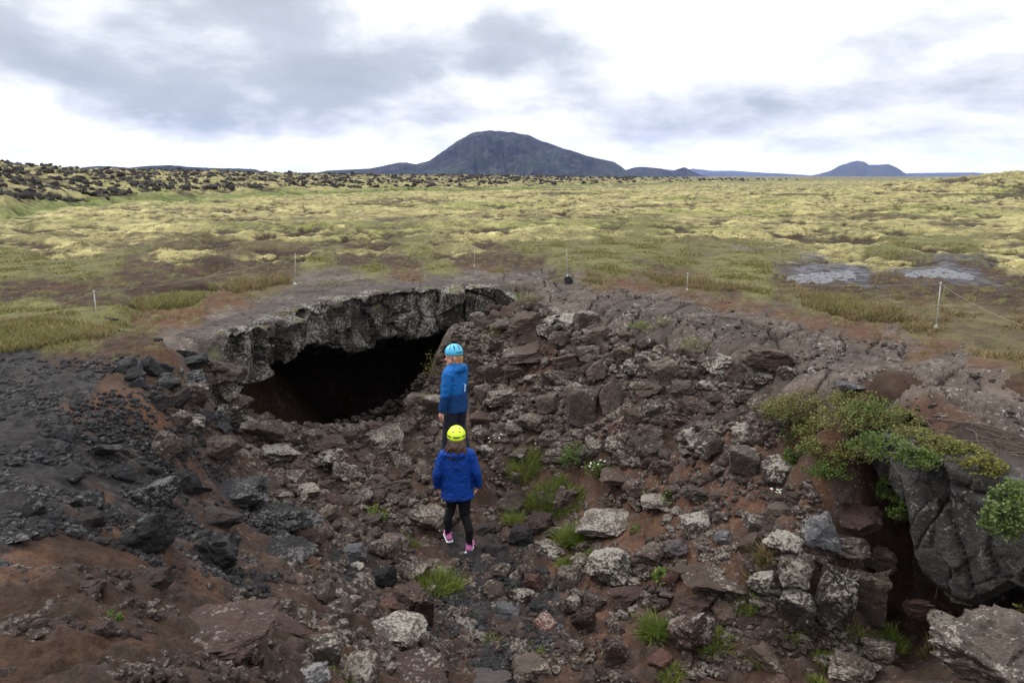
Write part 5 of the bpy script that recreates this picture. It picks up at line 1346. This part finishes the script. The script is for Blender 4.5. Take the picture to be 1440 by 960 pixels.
for a, b, lab in spans:
    m = np.linspace(0, 1, 22); sag = .10 if np.linalg.norm(b-a) < 7 else .16
    pts = [a+(b-a)*t-np.array([0, 0, sag*4*t*(1-t)]) for t in m]
    v, f = tube(pts, .0020, .0020, 6); o = mesh_np('rope', v-a, f, M_ROPE, True); o.location = a; tag(o, lab, 'rope', 'ropes of the fence')

# ================================================================== people
def cone_caps(p0, r0, p1, r1, n=18, m=6):
    p0 = np.array(p0, float); p1 = np.array(p1, float); d = p1-p0; Ln = np.linalg.norm(d)+1e-9; d = d/Ln
    u = np.cross(d, [0, 0, 1] if abs(d[2]) < .9 else [1, 0, 0]); u /= np.linalg.norm(u); v = np.cross(d, u); rings = []
    for k in range(m+1): a = -math.pi/2+math.pi/2*k/m; rings.append((p0+d*r0*math.sin(a), max(r0*math.cos(a), 1e-4)))
    for k in range(m+1): a = math.pi/2*k/m; rings.append((p1+d*r1*math.sin(a), max(r1*math.cos(a), 1e-4)))
    V = [c+r*(math.cos(2*math.pi*j/n)*u+math.sin(2*math.pi*j/n)*v) for c, r in rings for j in range(n)]
    F = [[i*n+j, i*n+(j+1) % n, (i+1)*n+(j+1) % n, (i+1)*n+j] for i in range(len(rings)-1) for j in range(n)]
    V = np.array(V); F = [f for f in F]; c0 = len(V); V = np.vstack([V, rings[0][0]-0*d, rings[-1][0]])
    T = [[(j+1) % n, j, c0] for j in range(n)]+[[(len(rings)-1)*n+j, (len(rings)-1)*n+(j+1) % n, c0+1] for j in range(n)]
    return V, F, T
def ell(c, r, rot=(0, 0, 0)):
    v, f = ICO[3]; return v*np.array(r)@np.array(Euler(rot).to_matrix()).T+np.array(c), f
def blob(name, shapes, voxel, mat, parent, smooth=3, disp=None, colfn=None, cut=None):
    """one continuous skin over a set of tapered limbs and rounded masses"""
    me = bpy.data.meshes.new(name); V, F, o = [], [], 0
    for s in shapes:
        if s[0] == 'c': v, q, t = cone_caps(*s[1:]); fs = q+t
        elif s[0] == 'e': v, f = ell(*s[1:]); fs = [list(x) for x in f]
        elif s[0] == 'm': v, fs = s[1], [list(x) for x in s[2]]
        V.append(v); F += [[i+o for i in f] for f in fs]; o += len(v)
    V = np.concatenate(V); me.from_pydata([tuple(x) for x in V], [], [tuple(int(k) for k in f) for f in F]); me.update()
    ob = bpy.data.objects.new(name+'_src', me); COL.objects.link(ob)
    md = ob.modifiers.new('r', 'REMESH'); md.mode = 'VOXEL'; md.voxel_size = voxel; md.use_smooth_shade = True
    ms = ob.modifiers.new('s', 'SMOOTH'); ms.factor = .5; ms.iterations = smooth
    bpy.context.view_layer.update(); dg = bpy.context.evaluated_depsgraph_get(); m2 = bpy.data.meshes.new_from_object(ob.evaluated_get(dg))
    bpy.data.objects.remove(ob); n = len(m2.vertices); co = np.empty(n*3, np.float32); m2.vertices.foreach_get('co', co); co = co.reshape(-1, 3).astype(float)
    if disp is not None:
        nr = np.empty(n*3, np.float32); m2.vertices.foreach_get('normal', nr); co = co+disp(co, nr.reshape(-1, 3))
        m2.vertices.foreach_set('co', co.astype(np.float32).ravel()); m2.update()
    if cut is not None:
        bm = bmesh.new(); bm.from_mesh(m2); bmesh.ops.bisect_plane(bm, geom=bm.verts[:]+bm.edges[:]+bm.faces[:], plane_co=cut[0], plane_no=cut[1], clear_outer=True); bm.to_mesh(m2); bm.free()
    m2.name = name; o = bpy.data.objects.new(name, m2); COL.objects.link(o); o.parent = parent; m2.materials.clear(); m2.materials.append(mat)
    for p in m2.polygons: p.use_smooth = True
    return o
def hand(wr, d, side, s=1.0, curl=.5):
    """palm, four unequal bent fingers and a thumb, hanging along d; side=+1 thumb towards +across"""
    d = np.array(d, float); d /= np.linalg.norm(d); fw = np.array([0, 1, 0.])-d*d[1]; fw /= np.linalg.norm(fw); ac = np.cross(d, fw)
    wr = np.array(wr, float); out = [('c', wr, .022*s, wr+d*.05*s, .026*s)]
    for k, (o, ln) in enumerate(((-.027, .066), (-.009, .076), (.009, .072), (.026, .056))):
        b = wr+d*.075*s+fw*(-o)*s; out.append(('c', wr+d*.03*s-fw*o*.6*s, .014*s, b, .012*s))
        m = b+(d*.6*ln+ac*side*ln*.25)*s; e = m+(d*.35*ln+ac*side*ln*.55*curl)*s; out += [('c', b, .0095*s, m, .0088*s), ('c', m, .0088*s, e, .0075*s)]
    t0 = wr+d*.02*s+fw*.022*s; t1 = t0+(d*.04+fw*.022+ac*side*.012)*s; t2 = t1+(d*.03+ac*side*.012)*s; out += [('c', t0, .013*s, t1, .0105*s), ('c', t1, .0105*s, t2, .0085*s)]
    return out
def cloth_mat(name, c, c2=None, rough=.55, zsplit=None, sc_=14):
    m, nt, b = new_mat(name); P = N(nt, 'ShaderNodeTexCoord').outputs['Object']; n1 = noise(nt, P, sc_, 4); col = mix(nt, mrange(nt, n1, .3, .7), tuple(k*.85 for k in c), tuple(min(1, k*1.15) for k in c))
    if c2:
        s = N(nt, 'ShaderNodeSeparateXYZ'); L(nt, P, s.inputs[0]); col = mix(nt, mrange(nt, s.outputs[2], zsplit-.008, zsplit+.008), c2, col)
    L(nt, col, b.inputs['Base Color']); b.inputs['Roughness'].default_value = rough; b.inputs['Specular IOR Level'].default_value = .2
    bump(nt, b, noise(nt, P, 11, 5, .65, 1.6), 1.0, .045); return m
M_SKIN = simple_mat('skin', (.50,.27,.20), .55, .12, 12); M_HAIR_D = simple_mat('hair_dark', (.055,.028,.018), .55, .5, 40, .6); M_HAIR_O = simple_mat('hair_ginger', (.36,.17,.06), .55, .4, 40, .6)
M_JW = cloth_mat('jacket_royal_blue', (.001,.038,.25)); M_BLUE2 = simple_mat('seam_blue', (.001,.014,.11), .6, .1)
M_LEG = cloth_mat('leggings_black', (.006,.006,.008), rough=.8); M_PINK = simple_mat('shoe_pink', (.42,.12,.30), .6, .3, 30); M_SOLE = simple_mat('shoe_sole', (.55,.57,.60), .6, .1)
M_LIME = simple_mat('helmet_lime', (.55,.75,.03), .3, .03, 5); M_TURQ = simple_mat('helmet_turquoise', (.06,.38,.58), .28, .04, 5); M_BLK = simple_mat('black_trim', (.015,.02,.03), .5, .2)
M_JM = cloth_mat('jacket_two_blue', (.003,.10,.34), (.004,.042,.15), zsplit=1.12); M_TRS = cloth_mat('trousers_dark', (.018,.020,.035), rough=.8); M_LOGO = simple_mat('print_pale', (.42,.48,.58), .6, .1); M_EYE = simple_mat('eye', (.03,.02,.02), .3, .1)
M_BOOT = simple_mat('boot', (.05,.04,.035), .7, .3, 30); M_TEAL = simple_mat('cuff_teal', (.03,.16,.20), .6, .1)

def folds(seed, amp=.008, zf=7):
    def fn(co, nr): return nr*(amp*(fbm3(co*np.array([6, 6, zf]), 3, seed)+.9*np.abs(fbm3(co*np.array([11, 11, 6])+2*fbm3(co*4, 2, seed+3)[:, None], 3, seed+1))-.3))[:, None]
    return fn
def helmet(parent, c, r, mat, yaw, tilt, vents):
    """shell with rim, dark vents and a dark band at the back; c centre, facing +Y before yaw"""
    c = np.array(c); E = Euler((tilt, 0, yaw)); Mx = np.array(E.to_matrix()); rx, ry, rz = r
    nu_, nv_ = 48, 22; V = []
    for i in range(nv_+1):
        t = i/nv_; ph = t*math.pi*.565
        for j in range(nu_):
            a = 2*math.pi*j/nu_; drop = -.12*max(0, -math.sin(a))*sstep(.8, 1, t)*1.0
            sh = 1+.015*math.cos(6*a)*math.sin(ph)
            V.append((rx*math.sin(ph)*math.cos(a)*sh, ry*math.sin(ph)*math.sin(a)*sh, rz*(math.cos(ph)+float(drop))))
    base = len(V)
    for j in range(nu_): V.append(tuple(np.array(V[nv_*nu_+j])*np.array([.9, .9, 1.0])))
    for j in range(nu_): V.append(tuple(np.array(V[(nv_-4)*nu_+j])*.9))
    F = [[i*nu_+j, (i+1)*nu_+j, (i+1)*nu_+(j+1) % nu_, i*nu_+(j+1) % nu_] for i in range(nv_+2) for j in range(nu_)]
    V = np.array(V)@Mx.T+c; h = mesh_np('helmet', V, np.array(F), mat, True, None, parent)
    def on_shell(a, ph, k=1.0): return np.array([rx*math.sin(ph)*math.cos(a), ry*math.sin(ph)*math.sin(a), rz*math.cos(ph)])*k
    # vents: raised dark slots lying on the shell
    for (a0, p0, a1, p1, wd) in vents:
        P = []; n = 10
        for t in np.linspace(0, 1, n):
            a = a0+(a1-a0)*t; p = p0+(p1-p0)*t; ww = wd*math.sin(math.pi*min(max(t, .08), .92))**.6
            e = on_shell(a+.02, p)-on_shell(a-.02, p)
            q0 = on_shell(a, p, 1.006); tg = on_shell(a+(a1-a0)*.05, p+(p1-p0)*.05)-on_shell(a-(a1-a0)*.05, p-(p1-p0)*.05); sd_ = np.cross(q0, tg); sd_ /= np.linalg.norm(sd_)+1e-9
            P += [q0+sd_*ww*.5, q0*1.008, q0-sd_*ww*.5]
        P = np.array(P)@Mx.T+c; F = [[i*3+j, i*3+j+1, (i+1)*3+j+1, (i+1)*3+j] for i in range(n-1) for j in range(2)]
        mesh_np('vent', P, np.array(F), M_BLK, True, None, h)
    P = []; n = 40
    for j in range(n):
        a = math.pi*(1.02)+math.pi*.96*j/(n-1); ph = 1.44+.10*math.sin(math.pi*j/(n-1))
        for q in (-.07, 0, .07): P.append(on_shell(a, ph+q, 1.012 if q == 0 else 1.006))
    P = np.array(P)@Mx.T+c; F = [[i*3+j, i*3+j+1, (i+1)*3+j+1, (i+1)*3+j] for i in range(n-1) for j in range(2)]
    mesh_np('band', P, np.array(F), M_BLK, True, None, h); return h
def shoe(parent, p, yaw, mat, sole, ln=.26):
    r = empty('shoe', p, yaw); r.parent = parent
    v, q = [], []
    blob('shoe_upper', [('c', (0, -.05, .055), .042, (0, .05, .045), .044), ('c', (0, .05, .045), .044, (0, .15, .032), .034), ('c', (0, -.04, .06), .040, (0, -.03, .11), .042)], .008, mat, r, 2, cut=((0, 0, .016), (0, 0, -1)))
    blob('shoe_sole', [('m', *box_v(-.045, .045, -.10, .0, .004, .022)), ('m', *box_v(-.047, .047, -.02, .14, .004, .020)), ('c', (0, -.06, .014), .036, (0, -.05, .014), .037), ('c', (0, .13, .012), .040, (0, .155, .012), .032)], .007, sole, r, 2, cut=((0, 0, .026), (0, 0, 1)))
    return r
def box_v(x0, x1, y0, y1, z0, z1):
    return np.array([(x0,y0,z0),(x1,y0,z0),(x1,y1,z0),(x0,y1,z0),(x0,y0,z1),(x1,y0,z1),(x1,y1,z1),(x0,y1,z1)], float), [(0,3,2,1),(4,5,6,7),(0,1,5,4),(1,2,6,5),(2,3,7,6),(3,0,4,7)]
def head_shapes(c, yaw, s=1.0, pitch=0):
    E = np.array(Euler((pitch, 0, yaw)).to_matrix()); c = np.array(c, float)
    def P(x, y, z): return tuple(c+E@np.array([x, y, z])*s)
    R_ = (pitch, 0, yaw)
    return [('e', P(0, -.01, .03), (.075*s, .092*s, .092*s), R_), ('e', P(0, .03, -.04), (.056*s, .062*s, .070*s), R_), ('c', P(0, .055, -.085), .022*s, P(0, .062, -.078), .022*s),
            ('c', P(0, .088, .012), .010*s, P(0, .108, -.018), .013*s), ('e', P(0, .084, -.052), (.024*s, .012*s, .008*s), R_), ('e', P(0, .078, .032), (.05*s, .016*s, .010*s), R_),
            ('e', P(-.078, -.005, -.005), (.010*s, .018*s, .03*s), R_), ('e', P(.078, -.005, -.005), (.010*s, .018*s, .03*s), R_)], P

# --- woman in royal blue, seen from behind
def woman():
    B = raymarch([645], [772], 30)[0]; root = empty('person', tuple(B), R(3)); s = 1.0
    tag(root, 'person with long dark hair, lime helmet, royal blue jacket and pink shoes seen from behind', 'person')
    zL = float(ground_z([B[0]-.13], [B[1]+.05])[0])-B[2]; zR = float(ground_z([B[0]+.13], [B[1]-.07])[0])-B[2]
    fl, fr = np.array([-.13, .05, zL+.01]), np.array([.14, -.07, zR+.01])
    hs, P = head_shapes((0, .03, 1.50), .05, 1.0, -.1)
    body = hs+[('c', (0, 0, 1.30), .05, (0, .02, 1.43), .048), ('c', (-.14, 0, 1.31), .045, (.14, 0, 1.31), .045), ('c', (0, 0, 1.26), .10, (0, 0, 1.0), .10), ('c', (0, 0, 1.0), .10, (0, 0, .86), .11)]
    for sx, f in ((-1, fl), (1, fr)):
        body += [('c', (sx*.08, 0, .85), .070, tuple(f*[.6, .5, 1]+[0, .03, .46]), .052), ('c', tuple(f*[.6, .5, 1]+[0, .03, .46]), .052, tuple(f+[0, -.03, .30]), .045), ('c', tuple(f+[0, -.03, .30]), .045, tuple(f+[0, -.03, .09]), .032),
                 ('c', tuple(f+[0, -.03, .06]), .034, tuple(f+[0, .10, .04]), .026),
                 ('c', (sx*.155, 0, 1.30), .042, (sx*.235, -.02, 1.06), .034), ('c', (sx*.235, -.02, 1.06), .034, (sx*.25, .06, .87), .025)]
        body += hand((sx*.25, .065, .86), (0, .25, -1), -sx, .92)
    blob('body', body, .0075, M_SKIN, root, 1)
    # leggings
    lg = []
    for sx, f in ((-1, fl), (1, fr)):
        kn = f*[.6, .5, 1]+[0, .03, .46]
        lg += [('c', (sx*.082, 0, .88), .108, tuple((kn+np.array([sx*.082, 0, .86]))/2), .086), ('c', tuple((kn+np.array([sx*.082, 0, .86]))/2), .086, tuple(kn), .064), ('c', tuple(kn), .060, tuple(f+[0, -.035, .31]), .057), ('c', tuple(f+[0, -.035, .31]), .057, tuple(f+[0, -.03, .10]), .040)]
    blob('leggings', lg, .010, M_LEG, root, 2, folds(31, .004))
    # jacket: flared hem, sleeves, hood
    jk = [('e', (0, 0, 1.34), (.19, .10, .07)), ('c', (-.12, 0, 1.30), .085, (.12, 0, 1.30), .085)]
    nseg = 40; rings = []
    for z, rx, ry in ((.735, .215, .165), (.78, .214, .163), (.90, .20, .150), (1.02, .185, .138), (1.15, .19, .135), (1.27, .185, .12), (1.34, .14, .09)):
        rings.append([(rx*math.cos(2*math.pi*k/nseg)*(1+.03*math.sin(5*2*math.pi*k/nseg+z*6)), ry*math.sin(2*math.pi*k/nseg), z) for k in range(nseg)])
    V = np.array([p for r_ in rings for p in r_]+[(0, 0, .735), (0, 0, 1.34)]); m = len(rings)
    F = [[i*nseg+k, i*nseg+(k+1) % nseg, (i+1)*nseg+(k+1) % nseg, (i+1)*nseg+k] for i in range(m-1) for k in range(nseg)]
    F += [[(k+1) % nseg, k, m*nseg] for k in range(nseg)]+[[(m-1)*nseg+k, (m-1)*nseg+(k+1) % nseg, m*nseg+1] for k in range(nseg)]
    jk.append(('m', V, F))
    for sx in (-1, 1):
        jk += [('c', (sx*.165, 0, 1.30), .078, (sx*.245, -.03, 1.07), .066), ('c', (sx*.245, -.03, 1.07), .066, (sx*.262, .04, .885), .052), ('c', (sx*.262, .04, .885), .052, (sx*.262, .045, .865), .053)]
    jk += [('e', (0, -.085, 1.33), (.12, .055, .075), (.3, 0, 0)), ('c', (-.07, -.03, 1.39), .04, (.07, -.03, 1.39), .04), ('c', (-.085, .03, 1.38), .035, (.085, .03, 1.38), .035)]
    jo = blob('jacket', jk, .011, M_JW, root, 3, folds(41, .026, 5))
    # seam across the back and hem cord
    yk = []
    for z, rx, ry in ((1.19, .197, .150), (.775, .222, .172)):
        yk.append(tube([(rx*math.cos(a), ry*math.sin(a), z+.01*math.sin(a*3)) for a in np.linspace(math.pi*1.08, math.pi*1.92, 24)], .0035, .0035))
    v, f = merge(yk); mesh_np('seam', v, f, M_BLUE2, True, None, root)
    # long hair
    hr = []; rh = np.random.default_rng(9)
    for k in range(34):
        a = rh.uniform(math.pi*.95, math.pi*2.05); x0, y0 = .082*math.cos(a), .02+.090*math.sin(a); wv = rh.uniform(0, 6)
        spread = rh.uniform(1.0, 1.75); zb = rh.uniform(1.27, 1.37)
        pts = []
        for t in np.linspace(0, 1, 7):
            pts.append((x0*(1+(spread-1)*t)+.012*math.sin(wv+t*7), y0-.045*t+.010*math.cos(wv+t*6)-.03*math.sin(math.pi*t), 1.53+(zb-1.53)*t))
        for q in range(6): hr.append(('c', pts[q], .022-.010*q/6, pts[q+1], .022-.010*(q+1)/6))
    blob('hair', hr, .008, M_HAIR_D, root, 1, folds(51, .006, 9))
    helmet(root, (0, .03, 1.545), (.114, .140, .124), M_LIME, .05, -.12, [(math.pi*1.30, 1.0, math.pi*1.42, 1.02, .016), (math.pi*1.58, 1.02, math.pi*1.70, 1.0, .016), (math.pi*1.2, .45, math.pi*1.35, .7, .012), (math.pi*1.65, .7, math.pi*1.8, .45, .012), (math.pi*.9, .8, math.pi*1.08, .85, .014), (math.pi*1.92, .85, math.pi*2.1, .8, .014)])
    shoe(root, tuple(fl), R(14), M_PINK, M_SOLE); shoe(root, tuple(fr), R(-12), M_PINK, M_SOLE)
    return root
woman()

# --- bearded man in two-tone blue, head turned to the left
def man():
    P0 = at_z(643, 658, -4.13); gz = float(ground_z([P0[0]], [P0[1]])[0]); B = np.array([P0[0], P0[1], gz])
    root = empty('person', tuple(B), R(60)); K = 1.0
    tag(root, 'bearded person in turquoise helmet and two tone blue jacket looking back over the left shoulder', 'person')
    hy = R(44)   # head yaw on top of the body's
    hs, HP = head_shapes((0, .03, 1.62), hy, 1.05, -.12)
    body = hs+[('c', (0, 0, 1.42), .058, (0, .02, 1.55), .056), ('c', (-.17, 0, 1.43), .05, (.17, 0, 1.43), .05), ('c', (0, 0, 1.36), .12, (0, 0, 1.05), .115), ('c', (0, 0, 1.05), .115, (0, 0, .92), .12)]
    feet = []
    for sx in (-1, 1):
        off = (.10, -.06)[sx > 0]; bx, by = B[0]+math.cos(R(60))*sx*.12-math.sin(R(60))*off, B[1]+math.sin(R(60))*sx*.12+math.cos(R(60))*off
        f = np.array([sx*.12, off, float(ground_z([bx], [by])[0])-B[2]+.01]); feet.append(f)
        body += [('c', (sx*.09, 0, .92), .09, tuple(f*[.8, .5, 1]+[0, .04, .50]), .058), ('c', tuple(f*[.8, .5, 1]+[0, .04, .50]), .058, tuple(f+[0, -.03, .10]), .038), ('c', tuple(f+[0, -.03, .07]), .038, tuple(f+[0, .11, .04]), .03)]
    # arms: left hangs with the hand in sight, right in front
    body += [('c', (-.19, 0, 1.42), .05, (-.25, .0, 1.14), .04), ('c', (-.25, .0, 1.14), .04, (-.27, .05, .90), .03)]+hand((-.27, .052, .885), (-.05, .12, -1), 1, 1.08)
    body += [('c', (.19, 0, 1.42), .05, (.24, .04, 1.14), .04), ('c', (.24, .04, 1.14), .04, (.20, .20, .95), .03)]+hand((.20, .205, .94), (-.1, .5, -1), -1, 1.08)
    blob('body', body, .0075, M_SKIN, root, 1)
    tr = []
    for sx, f in zip((-1, 1), feet):
        kn = f*[.8, .5, 1]+[0, .04, .50]; tr += [('c', (sx*.09, 0, .93), .115, tuple(kn), .085), ('c', tuple(kn), .085, tuple(f+[0, -.03, .12]), .070)]
    blob('trousers', tr, .012, M_TRS, root, 2, folds(61, .008))
    jk = [('e', (0, 0, 1.46), (.20, .11, .07)), ('c', (-.14, 0, 1.41), .095, (.14, 0, 1.41), .095)]
    nseg = 40; rings = []
    for z, rx, ry in ((.845, .205, .155), (.90, .205, .155), (1.02, .20, .145), (1.15, .20, .142), (1.28, .205, .14), (1.40, .20, .125), (1.47, .15, .09)):
        rings.append([(rx*math.cos(2*math.pi*k/nseg), ry*math.sin(2*math.pi*k/nseg), z) for k in range(nseg)])
    V = np.array([p for r_ in rings for p in r_]+[(0, 0, .845), (0, 0, 1.47)]); m = len(rings)
    F = [[i*nseg+k, i*nseg+(k+1) % nseg, (i+1)*nseg+(k+1) % nseg, (i+1)*nseg+k] for i in range(m-1) for k in range(nseg)]
    F += [[(k+1) % nseg, k, m*nseg] for k in range(nseg)]+[[(m-1)*nseg+k, (m-1)*nseg+(k+1) % nseg, m*nseg+1] for k in range(nseg)]
    jk.append(('m', V, F))
    jk += [('c', (-.185, 0, 1.41), .082, (-.255, 0, 1.14), .070), ('c', (-.255, 0, 1.14), .070, (-.272, .045, .925), .055), ('c', (.185, 0, 1.41), .082, (.245, .03, 1.14), .070), ('c', (.245, .03, 1.14), .070, (.205, .18, .97), .055)]
    jk += [('e', (0, -.09, 1.46), (.13, .065, .085), (.35, 0, 0)), ('c', (-.08, -.03, 1.52), .042, (.08, -.03, 1.52), .042), ('c', (-.08, .05, 1.50), .038, (.08, .05, 1.50), .038)]
    blob('jacket', jk, .011, M_JM, root, 3, folds(71, .022, 5))
    # pale emblem on the back: two crossing curved strokes
    em = []
    for pts in ([(-.02, -.160, 1.27), (-.005, -.161, 1.23), (-.01, -.161, 1.19), (.005, -.160, 1.15)], [(.02, -.160, 1.25), (.005, -.162, 1.22), (-.01, -.162, 1.18)], [(-.01, -.162, 1.19), (-.02, -.162, 1.15)]):
        em.append(tube(pts, .007, .006))
    v, f = merge(em); mesh_np('emblem', v, f, M_LOGO, True, None, root)
    # beard, hair
    bd = [('e', HP(0, .062, -.085), (.05, .045, .055), (-.12, 0, hy)), ('e', HP(0, .06, -.12), (.038, .035, .05), (-.12, 0, hy)), ('c', HP(-.06, .03, -.055), .02, HP(0, .085, -.075), .016), ('c', HP(.06, .03, -.055), .02, HP(0, .085, -.075), .016), ('c', HP(-.025, .092, -.038), .007, HP(.025, .092, -.038), .007)]
    blob('beard', bd, .007, M_HAIR_O, root, 1, folds(81, .004, 14))
    hr = [('e', HP(0, -.045, -.01), (.078, .065, .07), (-.12, 0, hy)), ('c', HP(0, -.08, -.03), .055, HP(0, -.075, -.10), .045), ('c', HP(.05, -.03, -.01), .03, HP(.055, -.03, -.08), .024), ('c', HP(-.05, -.03, -.01), .03, HP(-.055, -.03, -.08), .024)]
    blob('hair', hr, .008, M_HAIR_O, root, 1, folds(83, .006, 12))
    for sx in (-1, 1): v, f = ell(HP(sx*.03, .086, .008), (.008, .006, .005), (-.12, 0, hy)); mesh_np('eye', v, f, M_EYE, True, None, root)
    helmet(root, HP(0, -.02, .068), (.106, .128, .116), M_TURQ, hy, -.02, [(math.pi*.95, .35, math.pi*1.0, 1.15, .020), (math.pi*.70, .40, math.pi*.78, 1.15, .018), (math.pi*1.25, .40, math.pi*1.2, 1.15, .018), (math.pi*1.45, .5, math.pi*1.45, 1.1, .016), (math.pi*.3, .5, math.pi*.25, 1.15, .018), (0, .4, 0, 1.1, .018)])
    v, f = merge([tube([HP(-.085, .02, .02), HP(-.078, .03, -.05), HP(-.03, .06, -.10)], .004, .004), tube([HP(.085, .02, .02), HP(.078, .03, -.05), HP(.03, .06, -.10)], .004, .004)]); mesh_np('chin_strap', v, f, M_BLK, True, None, root)
    v, f = lathe([(.030, -.012), (.034, -.010), (.034, .014), (.030, .016)], 16); v += np.array([-.268, .045, .905]); mesh_np('wristband', v, f, M_TEAL, True, None, root)
    for f in feet: shoe(root, tuple(f), R(6), M_BOOT, M_BLK)
    return root
man()

tick('people')
